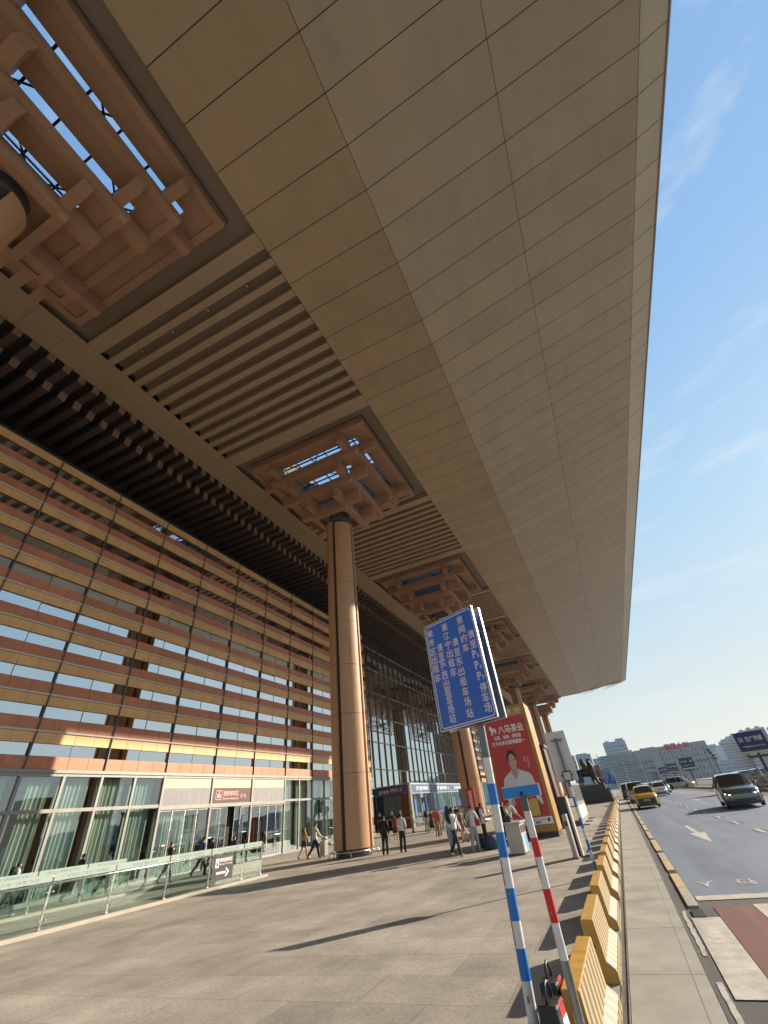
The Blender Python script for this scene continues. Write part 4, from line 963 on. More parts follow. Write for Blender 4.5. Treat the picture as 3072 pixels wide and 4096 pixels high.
# brown kiosk farther back, and the silver panel stand
k2 = thing('brown_kiosk', 'dark brown kiosk with a red lower band behind the poster kiosk', 'kiosk', (-5.4, 37.5, 0), world=True)
BRN = mat('kiosk_brown', (.075, .048, .046), .5, .2, var=.1)
m = MB(); m.box(-6.9, -4.15, 36.9, 38.7, .25, 4.55); m.box(-7.0, -4.05, 36.8, 38.8, 4.55, 4.75); m.build('case', BRN, k2)
m = MB(); m.box(-6.6, -4.35, 36.86, 36.9, 1.3, 2.1); m.build('red_panel', mat('panel_dark_red', (.14, .012, .015), .4, var=.1), k2)
m = MB(); m.box(-6.6, -4.35, 36.86, 36.9, 2.2, 3.0); m.build('grey_panel', mat('panel_grey_green', (.26, .25, .21), .5, var=.1), k2)
m = MB(); m.box(-6.6, -4.35, 36.86, 36.9, .95, 1.22); m.build('caption_strip', mat('strip_grey', (.36, .34, .30), .5), k2); m = MB(); m.box(-6.7, -4.3, 36.95, 38.6, 0, .25); m.build('plinth', DSTEEL, k2)
sv = thing('silver_panel_stand', 'long silver metal panel stand with dark slots beside the barriers', 'panel stand', (-2.72, 33.3, 0), world=True)
m = MB(); m.box(-2.78, -2.68, 32.6, 39.6, .06, 2.12); m.build('panel', mat('panel_silver', (.42, .42, .41), .35, .7, var=.12, scale=3), sv)
for i in range(9): m = MB(); m.box(-2.675, -2.66, 33.0 + i * .75, 33.3 + i * .75, 1.15, 2.02); m.box(-2.80, -2.785, 33.0 + i * .75, 33.3 + i * .75, 1.15, 2.02); m.build('slot', DSTEEL, sv)
for y in (32.8, 36.1, 39.4): m = MB(); m.box(-3.1, -2.3, y - .05, y + .05, 0, .06); m.build('foot', GALV, sv)
m = MB(); m.box(-2.66, -2.655, 32.9, 39.3, .3, .95); m.build('worn_stripes', mat('worn_film', (.50, .50, .47), .6, var=.35, scale=6, stretch=(1, 9, 1)), sv)
# scanner pillars
sp = thing('scanner_pillar', 'grey ticket scanner pillar with a small black screen in front of a taller black slab', 'pillar', (-1.95, 17.75, 0), R(-6))
m = MB(); m.box(-.07, .07, -.11, .11, .03, 1.13); m.build('body', mat('pillar_grey', (.40, .36, .33), .5, .2, var=.08), sp, bevel=.012); m = MB(); m.box(-.11, .11, -.16, .16, 0, .03); m.build('base', GALV, sp)
m = MB(); m.box(-.04, .04, -.114, -.11, .82, .95); m.build('screen', BLACKP, sp)
sp = thing('scanner_slab', 'tall black slab pillar with white edge behind the grey scanner pillar', 'pillar', (-1.86, 18.1, 0), R(-8))
m = MB(); m.box(-.17, .06, -.08, .08, .03, 1.60); m.build('body', BLACKP, sp, bevel=.015); m = MB(); m.box(.061, .12, -.085, .085, .03, 1.60); m.build('edge_panel', mat('edge_cream', (.55, .52, .46), .5, var=.2, scale=8), sp); m = MB(); m.box(-.2, .24, -.2, .2, 0, .03); m.build('base', DSTEEL, sp)
# litter bin
lb = thing('litter_bin', 'grey metal litter bin with two openings and blue door panels', 'litter bin', (-4.2, 20.5, 0), world=True)
BINM = mat('bin_grey', (.42, .385, .35), .5, .2, var=.08)
m = MB(); m.box(-4.50, -3.94, 20.0, 21.05, .04, .94); m.build('body', BINM, lb, bevel=.01); m = MB(); m.box(-4.55, -3.88, 19.95, 21.1, .94, .985); m.build('lid', BINM, lb); m = MB(); m.box(-4.48, -3.96, 20.03, 21.02, 0, .04); m.build('base', DSTEEL, lb)
for y0 in (20.06, 20.55):
    m = MB(); m.box(-3.945, -3.932, y0, y0 + .43, .08, .56); m.build('door_panel', mat('bin_door_blue', (.10, .36, .60), .4, var=.15, scale=5) if y0 > 20.3 else mat('bin_door_pale', (.5, .52, .5), .4, var=.1), lb); m = MB(); m.box(-3.945, -3.93, y0 + .03, y0 + .40, .64, .86); m.build('opening', BLACKP, lb)
# low crowd barriers before the lobby and red banner stand
def crowd_rail(x, y, rz, label):
    t = thing('crowd_railing', label, 'crowd railing', (x, y, 0), rz); t['group'] = 'steel crowd railings before the lobby'
    m = MB(); m.path([(-1, 0, .15), (-1, 0, 1.05), (1, 0, 1.05), (1, 0, .15)], .025); m.tube((-1, 0, .2), (1, 0, .2), .02); m.build('frame', STEEL, t, smooth=True)
    m = MB(); 
    for i in range(13): m.tube((-.88 + i * .147, 0, .2), (-.88 + i * .147, 0, 1.05), .01, n=6)
    m.build('bars', STEEL, t)
    for s in (-.9, .9): m = MB(); m.box(s - .03, s + .03, -.28, .28, 0, .15); m.build('foot', STEEL, t)
for i, (x, y) in enumerate(((-22.5, 57.5), (-20.2, 57.9), (-17.8, 57.7), (-15.4, 57.4))):
    crowd_rail(x, y, R(random.uniform(-8, 8)), ['leftmost steel crowd railing, at the lobby corner', 'second steel crowd railing from the lobby corner', 'third steel crowd railing from the lobby corner', 'steel crowd railing nearest the tan column'][i])
rb = thing('red_banner_stand', 'narrow red banner stand with grey side beside the third tan column', 'banner stand', (-13.6, 47.2, 0), R(0))
m = MB(); m.box(-.02, .75, -.05, .05, 0, 3.0); m.build('banner', mat('banner_red', (.58, .03, .035), .5, var=.08), rb); m = MB(); m.box(-.75, -.03, -.05, .05, 0, 3.0); m.build('grey_side', mat('banner_grey', (.22, .20, .19), .5, var=.1), rb)
m = MB(); 
for i in range(12): m.box(.2, .5, -.053, -.051, 2.6 - i * .17, 2.7 - i * .17)
m.build('lettering', TEXTW, rb); m = MB(); m.box(-.8, .8, -.3, .3, 0, .04); m.build('base', DSTEEL, rb)
# ================================================================ people
SKINM = mat('skin', (.46, .25, .165), .5, var=.04, scale=6, coord='object')
HAIRM = mat('hair_black', (.014, .011, .010), .65, var=.1, scale=30, coord='object')
def cloth(name, col, rough=.8): return mat(name, col, rough, var=.10, scale=7, bump=.25, bscale=14, coord='object')
_nrm = {}
def person(label, x, y, rz, h=1.72, pose='stand', top=('shirt_white', (.62, .61, .60)), leg=('trousers_black', (.018, .018, .022)), sleeve='short', shoe=('shoe_dark', (.03, .028, .026)),
           longhair=False, skirt=None, stride=0.0, arms=None, lean=0.0, headturn=0.0, wide=1.0, cap=None, hairc=None, group=None, bun=False, tuck=True):
    """front is local +Y. arms = ((forward angle, out angle, elbow bend) left, right) in degrees"""
    V, E, Rd, kind = [], [], [], []
    def v(p, r, k, link=None):
        V.append(Vector(p)); Rd.append(r if isinstance(r, tuple) else (r, r)); kind.append(k)
        if link is not None: E.append((link, len(V) - 1))
        return len(V) - 1
    L = R(lean)
    def up_(x_, y_, z_):     # lean the upper body about the hip
        z0 = .53; dz = z_ - z0
        return (x_, y_ * math.cos(L) + dz * math.sin(L), z0 + dz * math.cos(L) - y_ * math.sin(L))
    w = wide
    pel = v((0, 0, .53), (.082 * w, .062 * w), 'torso'); wai = v(up_(0, .004, .61), (.074 * w, .056 * w), 'torso', pel)
    che = v(up_(0, .006, .72), (.090 * w, .064 * w), 'torso', wai); nb = v(up_(0, 0, .805), (.062, .050), 'torso', che); nk = v(up_(0, .006, .85), (.032, .032), 'neck', nb)
    jaw = v(up_(0, .018, .884), (.036, .042), 'head', nk); hd = v(up_(0, .012, .925), (.044, .053), 'head', jaw); ht = v(up_(0, .004, .962), (.036, .044), 'head', hd)
    ns = v(up_(0, .066, .908), (.008, .008), 'head', hd)
    legs = {}
    for s in (-1, 1):
        a, b = (stride * s, 0)
        f = R(stride * (1 if s > 0 else -1)); kb = R(6 + (abs(stride) * .7 if f < 0 else abs(stride) * .15))
        hip = v((s * .048 * w, 0, .50), (.058 * w, .058 * w), 'thigh', pel)
        th = .235; kx = (s * .052, math.sin(f) * th, .50 - math.cos(f) * th)
        kn = v(kx, (.037, .040), 'thigh', hip); g = f - kb
        cf = v((s * .053, kx[1] + math.sin(g) * .08 - .004, kx[2] - math.cos(g) * .08), (.033, .037), 'shin', kn)
        ax = (s * .053, kx[1] + math.sin(g) * .225, kx[2] - math.cos(g) * .225)
        an = v(ax, (.021, .024), 'shin', cf)
        ft = R(-28 * abs(stride) / 25) if f < 0 else R(8 * abs(stride) / 25)
        he = v((ax[0], ax[1] - .012, ax[2] - .022), (.022, .022), 'foot', an)
        toe = v((ax[0] + s * .012, ax[1] + .085 * math.cos(ft), ax[2] - .026 + .085 * math.sin(ft)), (.022, .014), 'foot', he)
        legs[s] = min(ax[2] - .044, ax[2] - .042 + .085 * math.sin(ft))
    A = arms or (((8 + stride * .8), 8, 12), ((8 - stride * .8), 8, 12))
    for s, (fa, oa, eb) in zip((-1, 1), A):
        sh = v(up_(s * .098 * w, 0, .802), (.036, .036), 'uparm', nb)
        F, O = R(fa), R(oa); d = Vector((s * math.sin(O), math.sin(F) * math.cos(O), -math.cos(F) * math.cos(O)))
        el_ = Vector(V[sh]) + d * .165; e = v(el_, (.0245, .026), 'uparm', sh)
        F2 = F + R(eb); inw = R(-.35 * eb) if eb > 30 else R(oa * .4); d2 = Vector((s * math.sin(inw), math.sin(F2) * math.cos(inw), -math.cos(F2) * math.cos(inw)))
        wr_ = el_ + d2 * .145; m_ = v(el_ + d2 * .06, (.023, .024), 'forearm', e); wr = v(wr_, (.0155, .017), 'forearm', m_)
        palm = v(wr_ + d2 * .038, (.012, .022), 'hand', wr)
        sd = d2.orthogonal().normalized(); sd = Vector((0, 1, 0)) - d2 * d2.y; sd = sd.normalized() if sd.length > .1 else d2.orthogonal().normalized(); nn = d2.cross(sd)
        for q, (o_, ln) in enumerate(((-.0165, .036), (-.0055, .045), (.0055, .048), (.0165, .042))):
            k1 = v(wr_ + d2 * .066 + sd * o_, .0052, 'hand', palm); k2 = v(wr_ + d2 * (.066 + ln * .5) + sd * o_ * 1.1 - nn * (s * .006), .0047, 'hand', k1); v(wr_ + d2 * (.066 + ln * .85) + sd * o_ * 1.1 - nn * (s * .017), .0040, 'hand', k2)
        t1 = v(wr_ + d2 * .030 + sd * .026, .0058, 'hand', palm); v(wr_ + d2 * .058 + sd * .036 - nn * (s * .008), .005, 'hand', t1)
    low = min(legs.values())
    V = [p - Vector((0, 0, low)) for p in V]; top_z = max(p.z for p in V) + .03; sc = h / top_z
    me = bpy.data.meshes.new('person_body'); me.from_pydata([p * sc for p in V], E, [])
    o = bpy.data.objects.new('person_body', me); COL.objects.link(o)
    md = o.modifiers.new('s', 'SKIN'); sk = me.skin_vertices[0].data
    for i, r in enumerate(Rd): sk[i].radius = (r[0] * sc, r[1] * sc); sk[i].use_root = (i == 0)
    md.branch_smoothing = .4; md.use_smooth_shade = True
    sb_ = o.modifiers.new('u', 'SUBSURF'); sb_.levels = 1; sb_.render_levels = 1
    dg = bpy.context.evaluated_depsgraph_get(); bm_ = bpy.data.meshes.new_from_object(o.evaluated_get(dg))
    bpy.data.objects.remove(o)
    t = thing('person', label, 'person', (x, y, 0), rz, group)
    bm_.materials.clear(); bm_.materials.append(SKINM)
    for p in bm_.polygons: p.use_smooth = True; p.material_index = 0
    bo = bpy.data.objects.new('body', bm_); COL.objects.link(bo); bo.parent = t
    P = [p * sc for p in V]
    segs = [(P[a], P[b], kind[b], (Rd[a][0] + Rd[b][0]) / 2 * sc) for a, b in E]
    def cls(c):
        best = None
        for a, b, k, r in segs:
            d = b - a; u = max(0, min(1, (c - a).dot(d) / max(1e-9, d.length_squared))); q = ((a + d * u) - c).length / max(.012, r)
            if best is None or q < best[0]: best = (q, k, u)
        return best[1], best[2]
    kinds = [cls(p.center) for p in bm_.polygons]
    hipz = (.535 - low) * sc; hz = P[hd]
    vn = [vv.normal.copy() for vv in bm_.vertices]
    def shell(name, m_, sel, off):
        ids = [p for i, p in enumerate(bm_.polygons) if sel(i, p)]
        if not ids: return None
        idx = {}; vs = []; fs = []
        for p in ids:
            f = []
            for q in p.vertices:
                if q not in idx: idx[q] = len(vs); vs.append(bm_.vertices[q].co + vn[q] * (off(bm_.vertices[q].co) if callable(off) else off))
                f.append(idx[q])
            fs.append(f)
        mb = MB(); mb.add(vs, fs); ob = mb.build(name, m_, None, smooth=True); ob.parent = t
        sol = ob.modifiers.new('thickness', 'SOLIDIFY'); sol.thickness = .004; sol.offset = -1
        return ob
    slv = {'short': lambda k, u: k == 'uparm', 'long': lambda k, u: k in ('uparm', 'forearm'), 'none': lambda k, u: False}[sleeve]
    tm = cloth(*top); hem = hipz - .015 if tuck else hipz - .07
    shell('shirt', tm, lambda i, p: (kinds[i][0] == 'torso' and p.center.z > hem) or slv(*kinds[i]) or (kinds[i][0] == 'thigh' and p.center.z > hem), .016 if not tuck else .012)
    if skirt is None:
        shell('trousers', cloth(*leg), lambda i, p: kinds[i][0] in ('thigh', 'shin') or (kinds[i][0] == 'torso' and p.center.z < hipz + .01), lambda c: .010 + (.010 if c.z < .2 * h else 0))
    else:
        nm, colr, zl = skirt; mb = MB(); rings = []
        for f in range(6):
            u = f / 5; z = hipz + .05 - (hipz + .05 - zl * h) * u; rr = (.085 + .045 * u) * sc
            rings.append([(rr * 1.15 * math.cos(2 * math.pi * i / 20) * (1 + .05 * u * math.sin(i * 2.5)), rr * .85 * math.sin(2 * math.pi * i / 20) * (1 + .05 * u * math.cos(i * 2.5)), z) for i in range(20)])
        mb.loft(rings, cap=False); ob = mb.build('skirt', cloth(nm, colr), None, smooth=True); ob.parent = t
        so_ = ob.modifiers.new('thickness', 'SOLIDIFY'); so_.thickness = .006
    for s in (-1, 1):
        shell('shoe', mat(shoe[0], shoe[1], .5, var=.06, coord='object'), lambda i, p: kinds[i][0] == 'foot' and p.center.x * s > 0, .009)
    fwd = Vector((0, math.cos(L), -math.sin(L))); upv = Vector((0, math.sin(L), math.cos(L)))
    hm = hairc or HAIRM
    def hairsel(i, p):
        if kinds[i][0] != 'head': return False
        d = p.center - hz; f, u = d.dot(fwd), d.dot(upv)
        return u > .034 * sc or (f < .012 * sc and u > -.026 * sc) or (f < .036 * sc and u > .014 * sc)
    shell('hair', hm, hairsel, .017 * h / 1.72)
    if longhair or bun:
        mb = MB(); c = hz - fwd * .045 * sc
        if bun: mb.ball(hz - fwd * .068 * sc + upv * .012 * sc, .026 * sc, 10)
        else: mb.path([c + upv * .03 * sc, c - fwd * .012 * sc - upv * .03 * sc, c - fwd * .02 * sc - upv * .09 * sc, c - fwd * .02 * sc - upv * .16 * sc, c - fwd * .012 * sc - upv * .20 * sc], [.035 * sc, .043 * sc, .046 * sc, .04 * sc, .018 * sc], 12)
        ob = mb.build('long_hair' if longhair else 'hair_bun', hm, None, smooth=True); ob.parent = t
    if cap:
        mb = MB(); c = hz + upv * .022 * sc; rad = .060 * sc
        mb.lathe((0, 0, 0), [(rad * .86, -.004), (rad, .012), (rad * 1.22, .035), (rad * 1.1, .055), (.01, .05)], 20); 
        mb.v = [tuple(c + Vector((q[0], 0, 0)) + fwd * q[1] + upv * q[2]) for q in mb.v]
        vis = [c + fwd * (rad * 1.0) + Vector((a * rad * .8, 0, 0)) + fwd * b for a, b in ((-1, -.02), (-.6, .035), (0, .05), (.6, .035), (1, -.02))]
        mb.prism(vis, -upv * .008); ob = mb.build('peaked_cap', mat(cap[0], cap[1], .6, var=.05, coord='object'), None, smooth='auto'); ob.parent = t
    ey = MB()
    for s in (-1, 1): ey.ball(hz + fwd * .050 * sc + Vector((s * .019 * sc, 0, 0)) + upv * .002 * sc, .0065 * sc, 6)
    ob = ey.build('eyes', BLACKP, None, smooth=True); ob.parent = t
    t['_'] = 0; del t['_']
    return t, P, sc
def worldpt(o, p):
    return Matrix.Translation(o.location) @ Matrix.Rotation(o.rotation_euler[2], 4, 'Z') @ Vector(p)
def backpack(t, h, label, col=('bag_black', (.02, .02, .024)), y=-.115, front=False):
    p = worldpt(t, (0, y * h / 1.72, .645 * h)); b = thing('backpack', label, 'backpack', p, t.rotation_euler[2])
    k = h / 1.72; m = MB()
    rings = []
    for z, wx, wy in ((0, .11, .06), (.06, .145, .085), (.22, .15, .09), (.36, .135, .075), (.43, .09, .045)):
        rings.append([(wx * k * math.copysign(abs(math.cos(a)) ** .6, math.cos(a)), wy * k * math.copysign(abs(math.sin(a)) ** .6, math.sin(a)) - .02, z * k) for a in [2 * math.pi * i / 20 for i in range(20)]])
    m.loft(rings); bm_ = cloth(*col); m.build('bag', bm_, b, smooth=True)
    q = MB(); q.box(-.09 * k, .09 * k, -.125 * k, -.09 * k, .04 * k, .2 * k); q.build('pocket', bm_, b, bevel=.015)
    for s in (-1, 1):
        q = MB(); q.path([(s * .08 * k, .05 * k, .40 * k), (s * .095 * k, .12 * k, .43 * k), (s * .10 * k, .235 * k, .36 * k), (s * .105 * k, .235 * k, .22 * k), (s * .12 * k, .10 * k, .08 * k)], .016 * k, 6); q.build('strap', bm_, b, smooth=True)
    return b
def suitcase(label, x, y, rz, col, w=.42, d=.26, h=.62, handle=True):
    t = thing('suitcase', label, 'suitcase', (x, y, 0), rz); cm = mat(col[0], col[1], .4, var=.08, scale=6, coord='object')
    m = MB(); m.box(-w / 2, w / 2, -d / 2, d / 2, .06, h); m.build('shell', cm, t, bevel=.03)
    r_ = MB()
    for i in range(4): x0 = -w * .36 + i * w * .24; r_.box(x0 - .012, x0 + .012, -d / 2 - .006, d / 2 + .006, .1, h - .05)
    r_.build('ribs', cm, t, bevel=.004)
    for sx in (-1, 1):
        for sy in (-1, 1): q = MB(); q.tube((sx * w * .38 - .014, sy * d * .34, .03), (sx * w * .38 + .014, sy * d * .34, .03), .03, n=12); q.build('wheel', BLACKP, t, smooth='auto')
    if handle: q = MB(); q.path([(-.07, 0, h), (-.07, 0, h + .32), (.07, 0, h + .32), (.07, 0, h)], .008, 6); q.build('handle', STEEL, t)
    return t
def facing(dx, dy): return math.atan2(-dx, dy)
WSH, BLK, GRY = ('shirt_white', (.62, .61, .60)), ('trousers_black', (.018, .018, .022)), ('trousers_grey', (.36, .36, .37))
SNK = ('shoe_white', (.62, .60, .57))
# -- by the striped facade, behind the railing (walking to the right, away)
FR = facing(.10, 1)
def along(px_bearing_y, x=-23.2): return x
ppl = [
 ('person in a white top with a black shoulder bag, leftmost walker behind the railing', -23.3, 13.45, dict(stride=20, top=('tee_offwhite', (.58, .56, .53)), leg=('trousers_charcoal', (.03, .03, .035)), shoe=SNK, h=1.73)),
 ('person in a black tee and grey patterned trousers striding behind the glass railing', -23.6, 16.35, dict(stride=24, top=('tee_black', (.02, .02, .022)), leg=('trousers_patterned', (.30, .31, .30)), h=1.74)),
 ('person in a pale vest with a dark strap, just right of the one in black', -23.4, 17.55, dict(stride=18, top=('tee_pale_grey', (.48, .48, .46)), leg=('trousers_charcoal', (.03, .03, .035)), h=1.72)),
 ('person with glasses in a black top and pale trousers walking in front of the curtains', -22.9, 20.75, dict(stride=20, top=('tee_black', (.02, .02, .022)), leg=('trousers_stone', (.30, .28, .24)), h=1.75)),
 ('person in a peaked dark cap and blue shirt striding behind the glass railing', -22.6, 22.75, dict(stride=26, top=('shirt_blue', (.03, .07, .24)), leg=BLK, sleeve='long', cap=('cap_navy', (.012, .014, .03)), h=1.76)),
 ('person with dark curly hair in a black waistcoat near the brown lounge sign', -22.5, 23.35, dict(stride=14, top=('waistcoat_black', (.02, .02, .022)), leg=('trousers_stone', (.30, .28, .24)), h=1.70)),
 ('person with hair in a bun, white shirt and black waistcoat, by the glass doors', -22.4, 25.05, dict(stride=6, top=('waistcoat_black', (.02, .02, .022)), leg=BLK, sleeve='short', bun=True, h=1.66, arms=((10, 8, 70), (10, 8, 20)))),
]
for i, (lab, x, y, kw) in enumerate(ppl):
    t, P, sc = person(lab, x, y, FR, **kw)
    if i == 0: backpack(t, 1.73, 'black shoulder bag on the leftmost walker behind the railing')
tb = thing('tote_bag', 'cream shopping bag carried past the brown lounge sign', 'bag', (-22.15, 23.3, .25), R(90)); m = MB(); m.box(-.2, .2, -.07, .07, 0, .42); m.build('bag', cloth('tote_cream', (.50, .46, .38)), tb, bevel=.02)
m = MB(); m.path([(-.08, 0, .42), (-.06, 0, .62), (.06, 0, .62), (.08, 0, .42)], .008, 6); m.build('handle', cloth('tote_cream', (.5, .46, .38)), tb)
wh = thing('equipment_trolley', 'dark green folded trolley with red wheels behind the glass railing', 'trolley', (-22.2, 24.5, 0), R(90)); m = MB(); m.box(-.3, .3, -.18, .18, .22, .92); m.build('case', cloth('trolley_green', (.02, .06, .05)), wh, bevel=.03)
for sx in (-1, 1): q = MB(); q.tube((sx * .22, -.2, .1), (sx * .22, .2, .1), .1, n=14); q.build('wheel', mat('wheel_red', (.35, .04, .04), .5), wh, smooth='auto')
# -- couple with a suitcase left of the big column
t, _, _ = person('young woman in a mustard top and black miniskirt walking beside the suitcase man', -19.1, 27.75, facing(.55, .8), 1.65, stride=18, top=('top_mustard', (.42, .24, .035)), skirt=('skirt_black', (.02, .018, .018), .40), longhair=True, shoe=('shoe_dark', (.03, .028, .026)), arms=((-12, 8, 10), (15, 8, 75)))
t, _, _ = person('man in a white long-sleeved shirt and black trousers pushing a pale suitcase', -18.35, 27.85, facing(.6, .75), 1.78, stride=20, top=('tee_offwhite', (.58, .56, .53)), sleeve='long', tuck=False, arms=((10, 8, 15), (32, 12, 12)), shoe=SNK)
suitcase('pale cream suitcase with a bag on top, beside the big tan column', -17.85, 28.1, R(-20), ('case_cream', (.52, .49, .44)), .46, .30, .80, False)
b = thing('top_bag', 'soft pale bag lying on the cream suitcase', 'bag', (-17.85, 28.1, .805), R(-20)); m = MB(); m.ball((0, 0, .1), .24, 12, sc=(1.05, .75, .42)); m.build('bag', cloth('bag_pale', (.48, .44, .40)), b, smooth=True)
# -- on the forecourt
person('person in a black suit walking away, just right of the big tan column', -12.29, 25.4, facing(-.2, 1), 1.72, stride=5, top=('suit_black', (.012, .012, .014)), leg=('suit_black', (.012, .012, .014)), sleeve='long', tuck=False, wide=1.05)
b = thing('white_handbag', 'white paper bag held by the person in black', 'bag', (-11.98, 25.35, .55), R(20)); m = MB(); m.box(-.05, .05, -.13, .13, 0, .3); m.build('bag', WHITE, b, bevel=.01); m = MB(); m.path([(0, -.07, .3), (0, -.05, .42), (0, .05, .42), (0, .07, .3)], .006, 6); m.build('handle', WHITE, b)
person('man in a white short-sleeved shirt walking away beside the person in black', -11.44, 25.85, facing(-.15, 1), 1.73, stride=6, leg=('trousers_navy', (.014, .016, .028)), wide=1.05)
person('woman with long black hair in a red top and dark skirt near the lobby', -17.2, 37.6, facing(-.3, 1), 1.62, stride=10, top=('top_crimson', (.42, .02, .05)), skirt=('skirt_dark', (.03, .02, .03), .30), longhair=True)
person('person in a cream shirt standing sideways at the lobby corner', -19.96, 48.0, facing(1, .3), 1.74, stride=4, top=('shirt_cream', (.56, .52, .42)), sleeve='long', leg=('trousers_grey', (.36, .36, .37)), tuck=False)
t, _, _ = person('person in beige with a black backpack walking toward the lobby', -17.0, 44.2, facing(-.3, 1), 1.74, stride=14, top=('tee_beige', (.48, .42, .34)), leg=('trousers_beige', (.42, .38, .32)), shoe=SNK)
backpack(t, 1.74, 'black backpack on the person in beige')
person('woman in a long black dress walking away toward the lobby', -15.84, 42.4, facing(-.1, 1), 1.66, stride=12, top=('dress_black', (.016, .016, .018)), skirt=('dress_black', (.016, .016, .018), .22), sleeve='none', shoe=SNK)
person('person in dark clothes half hidden behind the man in coral red', -13.5, 37.6, facing(-.2, 1), 1.72, stride=8, top=('tee_black', (.02, .02, .022)))
person('man in a coral red shirt and khaki trousers walking away', -12.94, 35.7, facing(-.25, 1), 1.80, stride=8, top=('shirt_coral', (.50, .10, .09)), leg=('trousers_khaki', (.36, .27, .16)), shoe=('shoe_tan', (.3, .22, .14)), tuck=False, wide=1.08)
# man on the phone, side view, stepping to the right
t, P, sc = person('man in a white shirt and black trousers talking on a phone, stepping right', -7.04, 21.5, facing(1, -.25), 1.72, stride=19, shoe=SNK, sleeve='long', arms=((12, 8, 18), (38, 6, 128)), headturn=10)
backpack(t, 1.72, 'dark backpack with blue straps on the man with the phone', ('bag_navy', (.016, .02, .04)))
ph = thing('phone', 'phone at the ear of the man in the white shirt', 'phone', worldpt(t, (.085, .07, 1.55)), facing(1, -.25)); m = MB(); m.box(-.006, .006, -.035, .035, -.07, .07); m.build('case', BLACKP, ph, bevel=.004)
t, _, _ = person('tall man in a white tee and pale jeans right behind the man on the phone', -7.75, 23.0, facing(-.6, .8), 1.82, stride=14, leg=('jeans_pale', (.30, .33, .36)), tuck=False)
backpack(t, 1.82, 'dark backpack on the tall man behind the phone caller', ('bag_navy', (.016, .02, .04)))
person('person in a white tee and light grey trousers seen from behind beside the plaid bag', -6.62, 23.0, facing(.1, 1), 1.72, stride=9, leg=GRY, shoe=SNK, tuck=False, arms=((5, 14, 10), (30, 14, 40)))
t, _, _ = person('man in a white tee and black trousers turned right, with a backpack strap', -6.28, 23.6, facing(1, .1), 1.75, stride=5, tuck=False, arms=((25, 8, 65), (25, 8, 70)))
backpack(t, 1.75, 'black backpack on the man beside the plaid bag')
pb = thing('plaid_bag', 'bulging dark blue plaid travel bag on the paving', 'bag', (-5.95, 23.1, 0), R(10))
m = MB()
rings = []
for z, rx, ry in ((0, .26, .18), (.06, .31, .22), (.25, .33, .23), (.42, .26, .18), (.5, .10, .08)): rings.append([(rx * math.cos(a) * (1 + .06 * math.sin(5 * a + z * 9)), ry * math.sin(a) * (1 + .06 * math.cos(4 * a)), z) for a in [2 * math.pi * i / 24 for i in range(24)]])
m.loft(rings); m.build('bag', mat('plaid_navy', (.035, .045, .09), .8, var=.75, scale=14, coord='object'), pb, smooth=True); m = MB(); m.path([(-.1, 0, .46), (-.06, 0, .58), (.06, 0, .58), (.1, 0, .46)], .012, 6); m.build('handle', BLACKP, pb)
suitcase('slim dark suitcase between the two people in white tees', -6.55, 23.45, R(5), ('case_black', (.02, .02, .022)), .34, .22, .58)
person('person in black standing beyond the group, near the third column', -13.0, 41.0, facing(-.2, 1), 1.74, stride=10, top=('tee_black', (.02, .02, .022)))
person('person in a beige shirt and brown trousers walking away past the third column', -14.3, 46.8, facing(-.2, 1), 1.76, stride=12, top=('tee_beige', (.48, .42, .34)), leg=('trousers_brown', (.06, .04, .04)), tuck=False)
person('woman in a patterned dress behind the group in white tees', -9.2, 29.6, facing(.6, -.4), 1.58, stride=4, top=('top_floral', (.22, .14, .10)), skirt=('skirt_floral', (.20, .13, .12), .30), bun=True)
b = thing('carrier_bags', 'heap of pale carrier bags beside the woman in the patterned dress', 'bags', (-8.7, 29.3, 0), 0); m = MB(); m.ball((-.16, 0, .2), .22, 12, sc=(1, .8, .95)); m.build('bag', cloth('bag_pale', (.48, .44, .40)), b, smooth=True); m = MB(); m.ball((.2, .05, .22), .24, 12, sc=(.9, .8, .95)); m.build('bag', cloth('bag_blush', (.42, .32, .30)), b, smooth=True)
person('person in a black jacket and trousers standing behind the blue and white sign pole', -5.35, 24.0, facing(.6, .6), 1.70, stride=8, top=('suit_black', (.012, .012, .014)), sleeve='long', tuck=False, shoe=SNK, wide=1.1)
suitcase('upright black suitcase beside the person in the black jacket', -4.93, 24.5, R(12), ('case_black', (.02, .02, .022)), .44, .28, .70)
t, _, _ = person('man in a cream shirt bending over the top of the grey litter bin', -4.62, 21.55, facing(.55, -.7), 1.74, lean=24, top=('shirt_cream', (.56, .52, .42)), tuck=False, arms=((40, 6, 25), (46, 6, 20)))
b = thing('black_bag', 'small black bag set on top of the litter bin', 'bag', (-4.4, 20.35, .985), R(10)); m = MB(); m.box(-.12, .12, -.09, .09, 0, .2); m.build('bag', BLACKP, b, bevel=.03); m = MB(); m.path([(-.06, 0, .2), (-.04, 0, .27), (.04, 0, .27), (.06, 0, .2)], .008, 6); m.build('handle', BLACKP, b)
